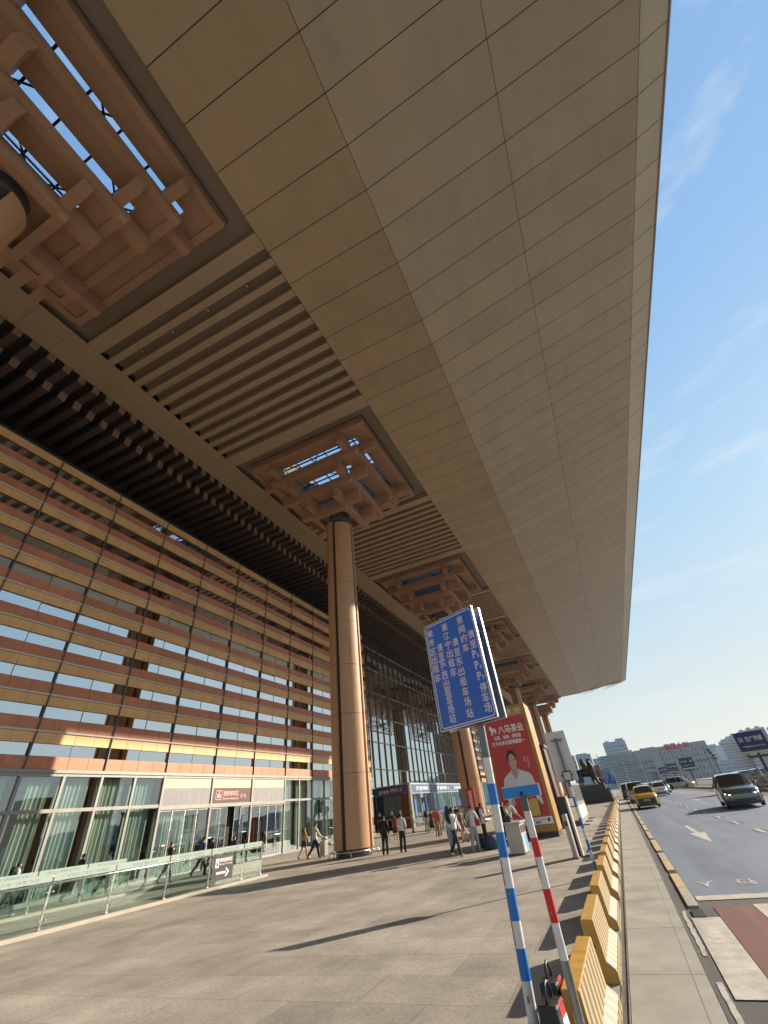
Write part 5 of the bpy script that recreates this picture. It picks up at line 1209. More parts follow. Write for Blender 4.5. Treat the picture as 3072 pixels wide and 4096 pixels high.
# -- traffic police on the far side of the road
for lab, x, y, hh in (('white-capped traffic officer in a yellow vest by the road fence near the parked white cars', 11.75, 54.0, 1.76), ('farther traffic officer in a yellow vest at the fence, left of the dark car', 11.7, 101.5, 1.76)):
    t, _, _ = person(lab, x, y, facing(-1, -.2), hh, top=('shirt_police', (.20, .30, .38)), cap=('cap_white', (.6, .6, .58)), leg=('trousers_navy', (.014, .016, .028)), tuck=True, group='traffic officers by the fence')
    v_ = MB(); k = hh / 1.72; rings = []
    for z, rx, ry in ((1.06, .19, .135), (1.2, .185, .13), (1.32, .19, .135), (1.42, .15, .11)): rings.append([(rx * k * math.cos(2 * math.pi * i / 20), ry * k * math.sin(2 * math.pi * i / 20), z * k) for i in range(20)])
    v_.loft(rings, cap=False); o = v_.build('safety_vest', mat('vest_yellow', (.50, .58, .05), .6, var=.06, coord='object'), None, smooth=True); o.parent = t
# ================================================================ vehicles
TYRE = mat('tyre_rubber', (.02, .02, .021), .8, var=.1, coord='object'); RIM = mat('wheel_rim', (.35, .35, .36), .35, .8, var=.05, coord='object')
CARG = mat('car_glass', (.012, .014, .016), .05, var=0, spec=.9); LAMP = mat('headlight_lens', (.55, .56, .60), .12, .2, var=.05, spec=.8, coord='object'); LAMPON = mat('headlight_strip', (.9, .9, 1), .2, var=0)
LAMPON.node_tree.nodes['Principled BSDF'].inputs['Emission Color'].default_value = (.95, .92, 1, 1); LAMPON.node_tree.nodes['Principled BSDF'].inputs['Emission Strength'].default_value = 2.5
PLATE = mat('plate_green', (.28, .52, .38), .5, var=.05, coord='object'); PLTX = mat('plate_text', (.02, .03, .03), .5, var=0)
TRIM = mat('car_black_trim', (.012, .012, .013), .35, var=.05, coord='object')
def car(label, x, y, rz, paint, L=4.7, Wd=1.86, H=1.58, kind='suv', plate=None, group=None, grille=None, roofsign=None, name='car', cat='car', detail=True):
    """front bumper at local y=0, car runs to +Y; its nose points to -Y"""
    t = thing(name, label, cat, (x, y, 0), rz, group)
    w = Wd / 2; hb_ = .0
    # (y, half width, z low, z shoulder, z roof, roof half width)
    st_ = [(0.0, .60, .30, .56, .62, .55), (.06, .80, .20, .66, .74, .74), (.18, .90, .17, .74, .84, .80), (.55, .965, .17, .84, .93, .83), (1.20, .985, .17, .93, 1.00, .85)]
    H0 = H
    if kind == 'suv': cab = [(1.40, .99, .17, .965, 1.03, .85), (2.10, 1.0, .17, .98, H0 - .05, .76), (2.75, 1.0, .17, .99, H0, .76), (L - .95, .99, .17, 1.01, H0 - .06, .73), (L - .28, .97, .2, 1.03, 1.10, .78)]
    elif kind == 'van': cab = [(1.05, .99, .17, 1.0, 1.07, .86), (1.75, 1.0, .17, 1.02, H0 - .05, .80), (2.6, 1.0, .17, 1.02, H0, .82), (L - .3, .99, .17, 1.02, H0 - .03, .82), (L - .1, .98, .2, 1.03, 1.2, .82)]; st_ = st_[:-1]
    else: cab = [(1.35, .98, .17, .92, .98, .84), (2.15, .99, .17, .93, H0 - .05, .74), (2.7, .99, .17, .93, H0, .74), (L - 1.45, .98, .17, .94, H0 - .08, .66), (L - .75, .97, .18, .95, 1.0, .78)]
    st_ = st_ + cab + [(L - .06, .93, .24, .92, 1.0, .76), (L, .80, .36, .80, .86, .66)]
    ci = [i for i, s in enumerate(st_) if s in cab]; c0_, c1_ = ci[0], ci[-1]
    rings = []
    for (yy, hw, zl, zs, zr, rw) in st_:
        hw, rw = hw * w, rw * w; zm = zl + (zs - zl) * .5
        half = [(0, zl), (hw * .86, zl), (hw * .985, zl + .10), (hw, zm), (hw * .985, zs), (rw, zr - .055 if zr - zs > .15 else zr - .02), (rw * .82, zr - .005), (0, zr + .012)]
        rings.append([Vector((a, yy, b)) for a, b in half] + [Vector((-a, yy, b)) for a, b in half[-2:0:-1]])
    n = len(rings[0]); body, ws, sw = MB(), MB(), MB()
    allv = [p for r in rings for p in r]; body.v = [tuple(p) for p in allv]; ws.v = list(body.v); sw.v = list(body.v)
    for i in range(len(rings) - 1):
        for j in range(n):
            k = (j + 1) % n; f = [i * n + j, i * n + k, (i + 1) * n + k, (i + 1) * n + j]; tgt = body
            side = j in (4, n - 5); topf = j in (5, 6, n - 7, n - 6)
            if i == c0_ and (topf or side): tgt = ws if topf else sw
            elif i == c1_ - 1 and (topf or side): tgt = ws if topf else sw
            elif c0_ < i < c1_ - 1 and side: tgt = sw
            tgt.f.append(f); tgt.m.append(0)
    body.f.append(list(range(n))[::-1]); body.m.append(0); body.f.append([(len(rings) - 1) * n + j for j in range(n)]); body.m.append(0)
    def clean(mb):
        used = sorted({i for f in mb.f for i in f}); mp_ = {a: b for b, a in enumerate(used)}; mb.v = [mb.v[i] for i in used]; mb.f = [[mp_[i] for i in f] for f in mb.f]; return mb
    o = clean(body).build('body', paint, t, smooth='auto')
    def part_of(mb, key):
        q = MB(); q.v = list(mb.v); q.f = [f for f in mb.f if key(sum((Vector(mb.v[i]) for i in f), Vector()) / len(f))]; q.m = [0] * len(q.f); return clean(q)
    part_of(ws, lambda c: c.y < L * .5).build('windscreen', CARG, t, smooth=True); part_of(ws, lambda c: c.y >= L * .5).build('rear_window', CARG, t, smooth=True)
    part_of(sw, lambda c: c.x < 0).build('side_window', CARG, t, smooth='auto'); part_of(sw, lambda c: c.x >= 0).build('side_window', CARG, t, smooth='auto')
    # pillars
    if detail:
        pm_ = paint
        for s in (1, -1):
            for i in (c0_ + 1, c0_ + 2, c1_ - 1):
                a, b = rings[i][4], rings[i][5]; a = Vector((s * a.x * 1.004, a.y, a.z)); b = Vector((s * b.x * 1.006, b.y, b.z)); pl = MB(); pl.tube(a, b, .03, n=6); pl.build('pillar', pm_, t)
            pl = MB(); pl.tube(Vector((s * rings[c0_][5].x, rings[c0_][5].y, rings[c0_][5].z)), Vector((s * rings[c0_ + 1][5].x * 1.0, rings[c0_ + 1][5].y, rings[c0_ + 1][5].z)), .03, n=6); pl.build('pillar', pm_, t)
    r_ = .335 if kind != 'sedan' else .32
    for yy in (.86, L - .92):
        for s in (-1, 1):
            m = MB(); m.lathe((0, 0, 0), [(r_ * .6, -.10), (r_, -.085), (r_, .085), (r_ * .6, .10)], 22)
            m.v = [(s * (w - .11) + q[2], yy + q[0], r_ + q[1]) for q in m.v]; wo = m.build('wheel', TYRE, t, smooth='auto')
            if detail:
                m = MB(); m.lathe((0, 0, 0), [(.02, .105), (r_ * .62, .095), (r_ * .62, .06)], 16); m.v = [(s * (w - .11) + s * q[2], yy + q[0], r_ + q[1]) for q in m.v]; m.build('rim', RIM, wo, smooth='auto')
            a = MB(); ar = r_ + .07; pts = []
            for q in range(13):
                an = math.pi * q / 12; pts.append((s * (w * .992 + .004), yy + ar * math.cos(an), max(.17, r_ + ar * math.sin(an) * .98)))
            a.add(pts, [tuple(range(13))]); a.build('wheel_arch', TRIM, t)
    lo = MB(); lo.box(-w * .80, w * .80, .02, .3, .155, .26); lo.box(-w * .86, w * .86, .5, L - .5, .14, .2); lo.build('lower_trim', TRIM, t, bevel=.03)
    g_ = grille or 'slim'
    gm = MB()
    if g_ == 'big': gm.hexa([(-.58, -.03, .28), (.58, -.03, .28), (.66, .09, .28), (-.66, .09, .28), (-.66, -.02, .66), (.66, -.02, .66), (.7, .12, .66), (-.7, .12, .66)])
    else: gm.hexa([(-.55, -.012, .30), (.55, -.012, .30), (.6, .09, .30), (-.6, .09, .30), (-.5, -.002, .43), (.5, -.002, .43), (.6, .1, .43), (-.6, .1, .43)])
    gm.build('grille', TRIM, t, bevel=.02)
    for s in (-1, 1):
        h = MB(); h.hexa([(s * .52 * w / .93, .035, .56), (s * .80 * w / .93, .19, .58), (s * .82 * w / .93, .34, .62), (s * .6 * w / .93, .2, .6), (s * .54 * w / .93, .06, .66), (s * .79 * w / .93, .25, .73), (s * .80 * w / .93, .42, .76), (s * .6 * w / .93, .25, .74)])
        ho = h.build('headlight', LAMP, t, bevel=.01)
        if g_ == 'slim' and detail:
            e = MB(); e.box(s * .58 - .09, s * .58 + .09, .02, .06, .605, .65); e.box(s * .74 - .08, s * .74 + .08, .10, .14, .66, .70); e.box(s * .70 - .07, s * .70 + .07, .09, .12, .565, .60); e.build('light_strip', LAMPON, ho)
        if detail:
            m = MB(); m.ball((s * (w + .10), 1.72, 1.05), .10, 10, sc=(1.15, .6, .75)); m.tube((s * (w - .03), 1.78, .98), (s * (w + .08), 1.73, 1.02), .025, n=6); m.build('wing_mirror', paint, t, smooth=True)
    if plate:
        p_ = MB(); p_.box(-.24, .24, -.035, -.02, .46, .60); po_ = p_.build('number_plate', PLATE, t); x_ = MB(); write(x_, plate, (0, -.0365, .53), (1, 0, 0), (0, 0, 1), .11, width=.42, bold=.003); x_.build('plate_lettering', PLTX, po_)
    if roofsign:
        m = MB(); m.box(-.3, .3, 2.35, 2.5, H + .005, H + .13); m.build('roof_light', mat('roof_sign_white', (.6, .58, .5), .4), t, bevel=.02)
    return t
def paintm(n, c, metal=.3): return mat(n, c, .28, metal, var=.02, scale=2, coat=1.0, coord='object')
PD = paintm('paint_graphite', (.13, .13, .135), .6); PWm = paintm('paint_white', (.62, .62, .61), .0); PY = paintm('paint_taxi_yellow', (.72, .36, .015), .0); PS = paintm('paint_silver', (.42, .42, .41), .6); PG = paintm('paint_dark_grey', (.10, .10, .11), .4)
car('dark grey crossover car with lit headlights and green plate, alone in the middle lane', 6.05, 33.75, R(-4), PD, 4.7, 1.88, 1.62, 'suv', '苏A·6V963')
car('yellow taxi with black grille leading the queue along the kerb', 1.62, 44.9, R(-1), PY, 4.4, 1.72, 1.48, 'sedan', '苏A·36512', grille='big', roofsign=True, name='taxi', cat='taxi')
car('white hatchback in the second lane, behind and right of the taxi', 4.72, 74.5, R(-3), PWm, 4.5, 1.8, 1.52, 'sedan', name='car')
gq = 'cars queuing behind the taxi'
qs = [('white van right behind the yellow taxi', 1.55, 60, PWm, 4.7, 1.82, 1.85, 'van'), ('dark car with a pale roof just right of the taxi roof', 2.7, 64, PG, 4.5, 1.8, 1.5, 'sedan'), ('grey minivan at the kerb behind the white van', .98, 76, PG, 4.8, 1.85, 1.8, 'van'),
      ('white car in the middle of the queue, behind the dark car', 3.3, 82, PWm, 4.5, 1.8, 1.5, 'sedan'), ('silver car behind the white hatchback', 4.6, 90, PS, 4.5, 1.8, 1.5, 'sedan'), ('white crossover hidden behind the white hatchback, right of it', 6.0, 86, PWm, 4.6, 1.85, 1.62, 'suv'),
      ('white van at the back left of the queue', 1.3, 96, PWm, 4.9, 1.9, 1.9, 'van'), ('white car at the back of the queue near the fence', 7.2, 118, PWm, 4.6, 1.85, 1.6, 'suv'), ('silver car at the very back of the queue', 4.9, 112, PS, 4.5, 1.8, 1.5, 'sedan')]
for lab, x, y, p_, L, w_, h_, k in qs: car(lab, x, y, R(random.uniform(-2, 2)), p_, L, w_, h_, k, group=gq, detail=False)
car('white car parked beyond the fence, left of the white-capped officer', 13.4, 63.5, R(14), PWm, 4.6, 1.85, 1.62, 'suv', group='cars parked beyond the fence')
car('white car parked beyond the fence at the right edge of the photo', 15.4, 66, R(14), PWm, 4.6, 1.85, 1.65, 'suv', group='cars parked beyond the fence')
car('white and blue van parked beyond the fence behind the far officer', 12.8, 108, R(60), PWm, 4.8, 1.9, 1.9, 'van', group='cars parked beyond the fence')

# ================================================================ road fence, planter wall
FW_ = mat('fence_pale', (.48, .47, .43), .6, var=.12, scale=3); 
fk = MB(); fk.box(11.35, 11.75, 40, 215, -.4, .16); struct(fk, 'road_kerb', mat('road_kerb_stone', (.26, .25, .235), .8, var=.15))
rf = thing('road_fence', 'pale railing fence of wide flat posts along the far side of the road', 'fence', (11.6, 60, .16), world=True)
m = MB(); m.box(11.52, 11.60, 44, 205, 1.02, 1.12); m.box(11.53, 11.59, 44, 205, .42, .48); m.build('rail', FW_, rf)
m = MB(); y = 44.0; q = 0
while y < 205:
    if q < 100: b_ = MB(); b_.box(11.548, 11.572, y, y + .22, .16, 1.02); b_.build('baluster', FW_, rf)
    else: m.box(11.548, 11.572, y, y + .22, .16, 1.02)
    y += .85; q += 1
m.build('balusters', FW_, rf)['kind'] = 'stuff'
pw = thing('planter_wall', 'low reddish brown planter wall with a shrub behind the dark car', 'planter', (12.6, 57, 0), world=True)
m = MB(); m.box(12.1, 13.6, 55.5, 75, -.4, .75); m.build('wall', mat('planter_brown', (.20, .13, .11), .8, var=.2, scale=3), pw)
def leaves(mb, c, r, n, s, flat_=.8):
    for i in range(n):
        d = Vector((random.gauss(0, 1), random.gauss(0, 1), random.gauss(0, 1))).normalized() * (random.random() ** .4)
        p = Vector(c) + Vector((d.x * r[0], d.y * r[1], d.z * r[2])); a = Vector((random.uniform(-1, 1), random.uniform(-1, 1), random.uniform(-.6, 1))).normalized() * s * random.uniform(.6, 1.3); b = a.orthogonal().normalized() * s * .45
        mb.add([p - a, p + b, p + a, p - b], [(0, 1, 2, 3)])
LEAF = mat('leaf_green', (.045, .075, .028), .7, var=.4, scale=2.5)
m = MB(); 
for i in range(9): leaves(m, (12.8, 56.5 + i * 2, .95), (.5, 1.1, .32), 260, .09)
m.build('shrub', mat('shrub_reddish', (.10, .075, .05), .7, var=.4, scale=2), pw)

# ================================================================ bronze beast on its plinth
STONE = mat('plinth_dark', (.035, .034, .032), .5, var=.2, scale=2)
pl = thing('stone_plinth', 'long dark stone plinth with planted edge under the bronze beast', 'plinth', (-3.1, 76, 0), world=True)
m = MB(); m.box(-5.4, -1.30, 74.4, 78.6, 0, 1.12); m.build('base', STONE, pl, bevel=.03); m = MB(); m.box(-5.2, -1.75, 74.8, 78.2, 1.12, 2.1); m.build('upper_block', mat('plinth_green_stone', (.028, .034, .028), .4, var=.25, scale=2), pl, bevel=.04)
m = MB()
for i in range(10): leaves(m, (-1.55, 74.6 + i * .42, 1.35), (.25, .35, .3), 110, .10)
m.build('planting', mat('planting_yellow_green', (.12, .13, .03), .7, var=.4, scale=3), pl)
def skinned(verts, edges, name, m_, parent, lv=2):
    me = bpy.data.meshes.new(name); me.from_pydata([v_[0] for v_ in verts], edges, []); o = bpy.data.objects.new(name, me); COL.objects.link(o)
    o.modifiers.new('s', 'SKIN').use_smooth_shade = True; sk = me.skin_vertices[0].data
    for i, v_ in enumerate(verts): sk[i].radius = v_[1] if isinstance(v_[1], tuple) else (v_[1], v_[1]); sk[i].use_root = i == 0
    u = o.modifiers.new('u', 'SUBSURF'); u.levels = u.render_levels = lv
    me2 = bpy.data.meshes.new_from_object(o.evaluated_get(bpy.context.evaluated_depsgraph_get())); bpy.data.objects.remove(o)
    me2.materials.clear(); me2.materials.append(m_)
    for p in me2.polygons: p.use_smooth = True; p.material_index = 0
    o = bpy.data.objects.new(name, me2); COL.objects.link(o); o.parent = parent; return o
BRZ = mat('dark_bronze', (.045, .040, .034), .45, .6, var=.2, scale=2, coord='object')
be = thing('beast_statue', 'dark bronze winged beast statue standing on the stone plinth, head thrown back', 'statue', (-3.75, 76.2, 2.1), 0)
vv = [((0, 0, 1.50), .56), ((.5, 0, 1.52), .62), ((.86, 0, 1.62), .70), ((.92, 0, 2.15), .54), ((.80, 0, 2.62), .38), ((.78, 0, 2.95), .27), ((.98, 0, 3.08), .16), ((-.6, 0, 1.55), .50), ((-1.1, 0, 1.66), .46), ((-1.5, 0, 1.7), .18), ((-1.75, 0, 1.3), .12),
      ((1.02, -.32, .95), .28), ((1.30, -.36, .42), .17), ((1.42, -.36, .14), .15), ((1.66, -.36, .11), .14), ((.72, .32, .95), .28), ((.70, .36, .45), .17), ((.72, .36, .14), .15), ((.95, .36, .11), .14),
      ((-.85, -.32, 1.1), .32), ((-.55, -.37, .64), .19), ((-.90, -.37, .34), .13), ((-.78, -.37, .13), .14), ((-.52, -.37, .11), .13), ((-1.2, .32, 1.1), .32), ((-1.0, .37, .64), .19), ((-1.32, .37, .34), .13), ((-1.2, .37, .13), .14), ((-.95, .37, .11), .13), ((.96, 0, 2.72), .14), ((1.14, 0, 2.68), .10), ((1.16, 0, 3.16), .10)]
ee = [(0, 1), (1, 2), (2, 3), (3, 4), (4, 5), (5, 6), (0, 7), (7, 8), (8, 9), (9, 10), (2, 11), (11, 12), (12, 13), (13, 14), (1, 15), (15, 16), (16, 17), (17, 18), (8, 19), (19, 20), (20, 21), (21, 22), (22, 23), (8, 24), (24, 25), (25, 26), (26, 27), (27, 28), (4, 29), (29, 30), (6, 31)]
skinned(vv, ee, 'body', BRZ, be)
for s in (-1, 1):
    w_ = [((.45, s * .5, 1.75), (.14, .42)), ((.15, s * .58, 2.2), (.12, .42)), ((-.05, s * .62, 2.7), (.10, .36)), ((-.02, s * .62, 3.1), (.08, .24)), ((.06, s * .6, 3.38), (.06, .04))]
    skinned(w_, [(0, 1), (1, 2), (2, 3), (3, 4)], 'wing', BRZ, be)
mb_ = MB(); mb_.path([(.74, 0, 3.1), (.62, 0, 3.25), (.62, 0, 3.42)], [.06, .05, .02], 8); mb_.build('horn', BRZ, be, smooth=True)

# ================================================================ billboards and street lamps beyond the road
BBN = mat('billboard_navy', (.014, .02, .10), .45, var=.06, scale=.6); BBC = mat('billboard_cream', (.55, .48, .30), .6, var=.08)
POSTB = mat('post_brown', (.06, .045, .04), .6, .2, var=.1); BTX = mat('billboard_text', (.62, .60, .56), .5, var=0)
blab = ['nearest navy billboard with white Chinese lettering, at the right edge of the photo', 'second navy billboard down the road, before the grey mall', 'third navy billboard, overlapping the farthest one', 'farthest navy billboard of the row']
for i, (d, be_, w_, z0, z1) in enumerate(((66, 12.97, 2.75, 3.22, 5.05), (132, 6.93, 2.75, 3.3, 5.24), (176, 5.48, 2.75, 3.4, 5.42), (205, 4.6, 2.95, 3.27, 5.32))):
    x, y = d * math.sin(R(be_)), d * math.cos(R(be_))
    t = thing('billboard', blab[i], 'billboard', (x, y, -.2), R(-6)); t['group'] = 'navy billboards along the far side of the road'
    z0 += .2; z1 += .2
    m = MB(); m.box(-w_ / 2, w_ / 2, -.12, .12, z0, z1); o = m.build('panel', BBN, t); m = MB(); m.box(-w_ / 2, w_ / 2, -.13, .13, z0 - .22, z0); m.build('cream_band', BBC, t)
    m = MB(); m.box(w_ / 2, w_ / 2 + .05, -.13, .13, z0 - .22, z1); m.build('side_edge', mat('billboard_edge', (.38, .36, .33), .5), t)
    m = MB(); m.box(-.14, .14, -.1, .1, 0, z0 - .22); m.box(-1.0, 1.0, -.07, .07, z0 - .62, z0 - .42); 
    for s in (-1, 0, 1): m.box(s * .95 - .07, s * .95 + .07, -.06, .06, z0 - .45, z0 - .2)
    m.build('post', POSTB, t)
    q = MB(); write(q, '交广传媒', (.30, -.125, z0 + .62 * (z1 - z0)), (1, 0, 0), (0, 0, 1), .52, width=1.6, bold=.015); write(q, '广告招商热线 159 0717 0096', (0, -.125, z0 + .24 * (z1 - z0)), (1, 0, 0), (0, 0, 1), .2, width=2.1, bold=.004)
    for a in range(4):
        an = R(45 + 90 * a); cx, cz = -.92 + .13 * math.cos(an), z0 + .62 * (z1 - z0) + .13 * math.sin(an); k = 14
        o1 = [(cx + .13 * math.cos(2 * math.pi * j / k), -.125, cz + .13 * math.sin(2 * math.pi * j / k)) for j in range(k)]; i1 = [(cx + .075 * math.cos(2 * math.pi * j / k), -.125, cz + .075 * math.sin(2 * math.pi * j / k)) for j in range(k)]
        q.add(o1 + i1, [(j, (j + 1) % k, k + (j + 1) % k, k + j) for j in range(k)])
    q.build('lettering', BTX, o)
def lamp(x, y, h, label, arm=1.4, s=1):
    t = thing('street_lamp', label, 'street lamp', (x, y, 0)); t['group'] = 'thin street lamps along the road'
    m = MB(); m.tube((0, 0, 0), (0, 0, h), .09, .05, n=8); m.build('pole', mat('lamp_pole_grey', (.40, .41, .41), .5, .3), t, smooth='auto'); m = MB(); m.tube((0, 0, h), (s * arm, 0, h + .25), .04, n=6); m.build('arm', _m['lamp_pole_grey'], t)
    m = MB(); m.box(min(0, s * .55) + s * arm - (.0), max(0, s * .55) + s * arm, -.12, .12, h + .2, h + .3); m.build('lamp_head', WHITE, t)
lamp(2.6, 128, 6.0, 'thin street lamp left of the queue, before the mall', 1.4, -1); lamp(8.7, 178, 9.5, 'tall thin street lamp before the middle of the mall', 1.4, -1); lamp(-.2, 118, 4.2, 'short street lamp behind the kerbside row', .9, -1)
cp_ = thing('camera_pole', 'dark pole with a cluster of traffic cameras before the pale towers', 'camera pole', (12.2, 74, 0), 0)
m = MB(); m.tube((0, 0, 0), (0, 0, 4.1), .07, .05, n=8); m.tube((0, 0, 3.3), (-3.1, 0, 3.15), .03, n=6); m.build('pole', DSTEEL, cp_, smooth='auto')
for x, z, s in ((-.25, 4.2, .2), (.1, 3.55, .18), (.15, 3.2, .16), (-3.0, 3.3, .2), (-.1, 3.9, .15)): m = MB(); m.box(x - s, x + s, -.12, .12, z - .09, z + .1); m.build('camera', DSTEEL, cp_, bevel=.02)
# ================================================================ far buildings
def bld(name, label, x, y, w_, d_, h_, wallm, rz=0.0, fl=3.1, cols=10, winm=None, ww=.6, wh=.55, vertical=False, steps=None, z0=-.45):
    t = thing(name, label, 'building', (x, y, z0), rz); h_ -= z0
    m = MB(); m.box(-w_ / 2, w_ / 2, 0, d_, 0, h_)
    for a, b, e in (steps or []): m.box(a * w_ - w_ / 2, b * w_ - w_ / 2, d_ * .2, d_ * .8, h_, h_ + e)
    m.build('wall', wallm, t)
    W_ = MB(); c = w_ / cols
    if vertical:
        for i in range(cols): W_.box(-w_ / 2 + c * (i + .5) - c * ww / 2, -w_ / 2 + c * (i + .5) + c * ww / 2, -.12, 0, h_ * .05, h_ * .95)
    else:
        nf = max(1, int(h_ / fl))
        for f in range(nf):
            for i in range(cols):
                W_.box(-w_ / 2 + c * (i + .5) - c * ww / 2, -w_ / 2 + c * (i + .5) + c * ww / 2, -.10, 0, f * fl + fl * .25, f * fl + fl * (.25 + wh))
            for i in range(max(2, int(d_ / c))):
                cy = (i + .5) * d_ / max(2, int(d_ / c)); W_.box(-w_ / 2 - .1, -w_ / 2, cy - c * ww / 2, cy + c * ww / 2, f * fl + fl * .25, f * fl + fl * (.25 + wh))
    W_.build('windows', winm, t); return t
WBL = mat('far_window_blue', (.10, .16, .21), .25, var=.35, scale=.12, spec=.8); WDK = mat('far_window_dark', (.06, .075, .09), .3, var=.3, scale=.2)
FGR = mat('far_wall_grey', (.30, .30, .30), .8, var=.06, scale=.05); FBL = mat('far_wall_blue', (.22, .29, .34), .6, var=.1, scale=.05); FPK = mat('far_wall_mauve', (.36, .33, .33), .8, var=.06, scale=.03); FTE = mat('far_wall_teal', (.36, .44, .45), .6, var=.06, scale=.03)
D = 400
bx = lambda b, d=D: d * math.sin(R(b))
ml = thing('shopping_mall', 'broad grey and glass mall with red rooftop signs beyond the road', 'building', (26, 400, -.45)); hM = 21.3 + .45
m = MB(); m.box(-33, 40, 4, 80, 0, hM - .6); m.build('core', mat('mall_core', (.12, .15, .17), .5, var=.2, scale=.1), ml)
m = MB()
for i in range(18): z = hM - 1.2 * i - 1.0; z > .1 and m.box(-33, -2, 3.6, 4.0, z, z + .42)
ringm = m; ringm.build('glass_louvres', mat('mall_louvre', (.42, .50, .50), .4, .3, var=.15, scale=.3), ml)
m = MB(); 
for i in range(16): m.box(-33 + i * 2, -32.85 + i * 2, 3.4, 3.6, 0, hM); 
m.build('glass_mullions', WDK, ml)
m = MB(); m.box(-14, 8, 2.6, 3.55, 10.2, 13.2); m.box(-14, 8, 2.6, 3.55, 14.2, 17.4); m.box(-6, 5, 2.4, 3.5, 7.3, 9.2); m.build('grey_fascia', FGR, ml)
m = MB(); m.box(2, 40, 2.0, 4.0, 0, hM); m.box(-8, 2, 2.4, 4, hM - 6, hM - .3); m.build('stone_front', mat('mall_stone', (.27, .265, .265), .8, var=.06, scale=.1), ml)
m = MB()
for i in range(14): 
    x = 9 + i * 2.3; 
    for z0_, z1_ in ((.6, 4), (4.8, 8.2), (9, 12.2), (13, 15.8), (16.6, 18.6)): m.box(x - .33 + (i % 2) * .2, x + .33, 1.85, 2.0, z0_, z1_ - (i % 3) * .9)
for i in range(10): m.box(-13 + i * 2.1, -12.4 + i * 2.1, 2.5, 2.6, 10.7, 12.9); m.box(-13 + i * 2.1, -12.4 + i * 2.1, 2.5, 2.6, 14.6, 17.0)
m.build('windows', WDK, ml)
m = MB(); m.box(-20, -1, 2.0, 3.3, 9.4, 9.7); m.box(-20, 8, 2.2, 3.3, 13.5, 13.8); m.build('ledge', FGR, ml)
RS = mat('sign_red_letters', (.42, .03, .03), .5, var=.05); m = MB()
m.add([(11.3 + .9 * a, 1.8, hM - 2 + .9 * b) for a, b in ((-1, .7), (1, .9), (1.1, 0), (0, -1.3), (-1.1, -.1))], [(0, 1, 2, 3, 4)])
for i, ch in enumerate('国国人川'): write(m, ch, (15.2 + i * 4.0, 1.8, hM - .9), (1, 0, 0), (0, 0, 1), 3.7, bold=.28)
m.build('roof_sign', RS, ml)
m = MB(); m.add([(11.3 + .7 * a, 1.75, hM - 2.5 + .5 * b) for a, b in ((-1, .6), (0, .1), (1, .6), (0, -1))], [(0, 1, 2, 3)]); m.build('sign_mark', WHITE, ml)
m = MB(); 
for i in range(7): leaves(m, (-2 + i * 1.5, 6, hM + .3), (.9, 1, .6), 60, .35)
m.build('roof_garden', LEAF, ml)
bld('blue_tower', 'blue glass office tower rising behind the left part of the mall', bx(1.05, 600), 600, 24, 20, 42.5, FBL, 0, 3.6, 12, WBL, .8, .5, steps=[(.1, .3, 1.5), (.6, .95, 2.5)])
bld('blue_tower_annex', 'lower annex of blue glass beside the blue tower', bx(2.25, 600), 602, 5, 16, 32, FBL, 0, 3.6, 3, WBL, .8, .5)
bld('grey_blue_block', 'grey blue office block above the bronze beast', bx(-2.6, 520), 520, 16, 20, 30, FBL, 0, 3.4, 8, WBL, .75, .5, steps=[(.15, .8, 1.2)])
bld('small_far_block', 'small blue grey block between the beast and the mall', bx(-1.3, 560), 560, 7, 16, 27, FBL, 0, 3.4, 4, WBL, .7, .5, steps=[(.7, .8, 4)])
bld('pale_block', 'pale block edge peeping out right of the blank board', bx(-3.75, 420), 420, 5, 12, 25, FPK, 0, 3.2, 3, WDK, .5, .5)
bld('teal_tower', 'slim pale teal tower between the mall and the apartment blocks', bx(9.75, 720), 715, 10, 16, 31, FTE, 0, 3.2, 5, WBL, .55, 1, True)
bld('teal_low_tower', 'second pale teal tower, with the bright corner strip', bx(10.3, 700), 690, 5.5, 16, 28, FTE, 0, 3.2, 4, mat('bright_strip', (.6, .64, .6), .3), .35, 1, True)
hs = [(10.95, 31.5), (11.55, 34), (12.2, 36.5), (12.9, 38.5), (13.7, 40), (14.6, 40.5), (15.6, 39), (16.7, 37), (17.9, 38), (19.2, 36)]
al = ['leftmost', 'second', 'third', 'fourth', 'fifth', 'sixth', 'seventh', 'eighth', 'ninth', 'rightmost']
for i, (b, h_) in enumerate(hs):
    o = bld('apartment_block', f'tall mauve grey apartment block, {al[i]} of the stepped row behind the billboard', bx(b, 700), 690 + (i % 3) * 6, 9.5, 14, h_, FPK, 0, 3.0, 5, WDK, .55, .55, steps=[(.3, .6, 2)])
    o['group'] = 'apartment blocks in a row'
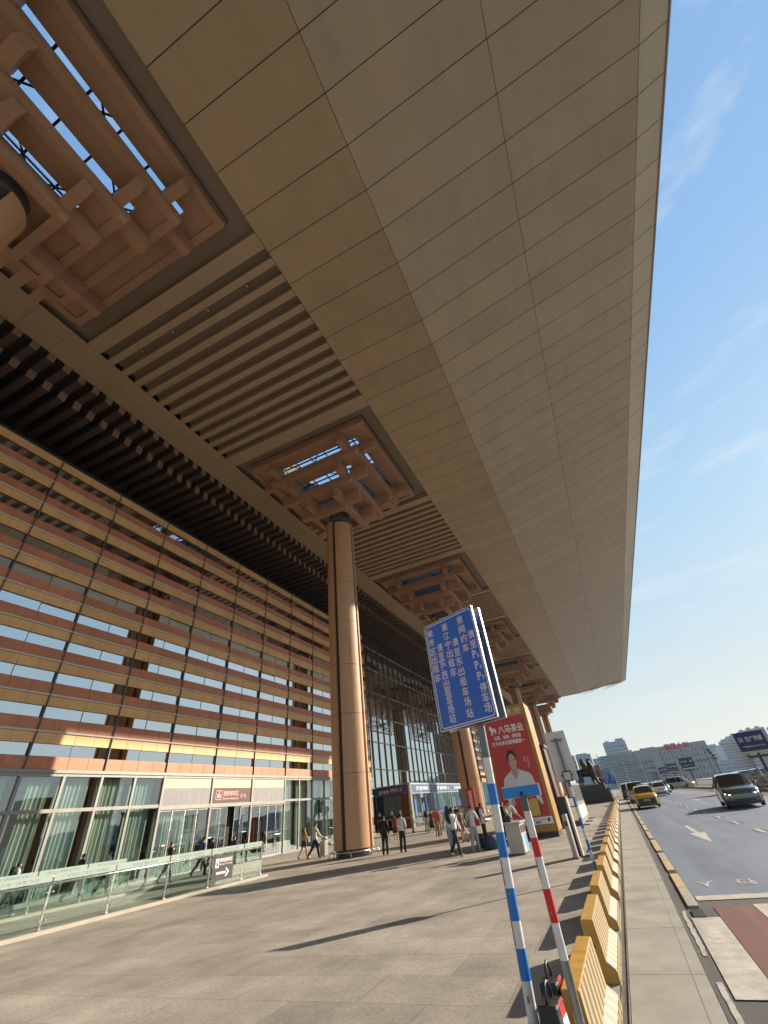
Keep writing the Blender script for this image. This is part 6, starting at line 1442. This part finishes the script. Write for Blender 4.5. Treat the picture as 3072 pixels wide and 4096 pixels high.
bld('low_block', 'low blue grey block under the pale teal towers', bx(10.2, 640), 640, 20, 12, 12, FBL, 0, 3.2, 10, WBL, .6, .5)
# brown gateway far down the kerb
gt = thing('brown_gateway', 'small orange brown arched gateway building behind the bronze beast', 'gateway', (-4.15, 150, 0)); GB = mat('gateway_brick', (.26, .12, .06), .7, var=.2, scale=1)
m = MB(); m.box(-.95, -.55, 0, 2, 0, 6.6); m.box(.45, .95, 0, 2, 0, 6.6); m.box(-.55, .45, 0, 2, 3.9, 6.6); m.box(-1.05, 1.05, -.1, 2.1, 6.6, 6.85); m.build('wall', GB, gt); m = MB(); m.add([(-.05 + .5 * math.cos(R(q * 15)), .6, 3.1 + .8 * math.sin(R(q * 15))) for q in range(13)] + [(-.55, .6, 0), (.45, .6, 0)], [tuple(range(13)) + (13, 14)]); m.build('arch', INTER, gt)
m = MB()
for i in range(3): m.box(-.4 + i * .3, -.25 + i * .3, -.05, 0, 4.3, 5.6)
m.build('windows', INTER, gt)
# far buildings on the road side that the station windows mirror
hl = MB()
pts = [(420 + 40 * math.sin(i * .7), -300 + i * 45, 17 + 6 * math.sin(i * .9) + 4 * math.sin(i * 2.3)) for i in range(24)]
for a, b in zip(pts, pts[1:]): hl.quad((a[0], a[1], -8), (b[0], b[1], -8), (b[0] + 60, b[1], max(4, b[2])), (a[0] + 60, a[1], max(4, a[2])))
struct(hl, 'hills', mat('hill_haze_green', (.10, .135, .15), .9, var=.2, scale=.02))

# ================================================================ haze
hz = MB(); hz.box(-1000, 1000, -800, 3600, -1.5, 70)
hm_ = bpy.data.materials.new('haze_air'); hm_.use_nodes = True; n_, l_ = hm_.node_tree.nodes, hm_.node_tree.links
n_.remove(n_['Principled BSDF']); pv = n_.new('ShaderNodeVolumePrincipled'); pv.inputs['Color'].default_value = (.74, .86, 1, 1); pv.inputs['Density'].default_value = .00013; pv.inputs['Anisotropy'].default_value = .2
l_.new(pv.outputs[0], n_['Material Output'].inputs['Volume'])
tag(hz.build('haze', hm_), kind='stuff')
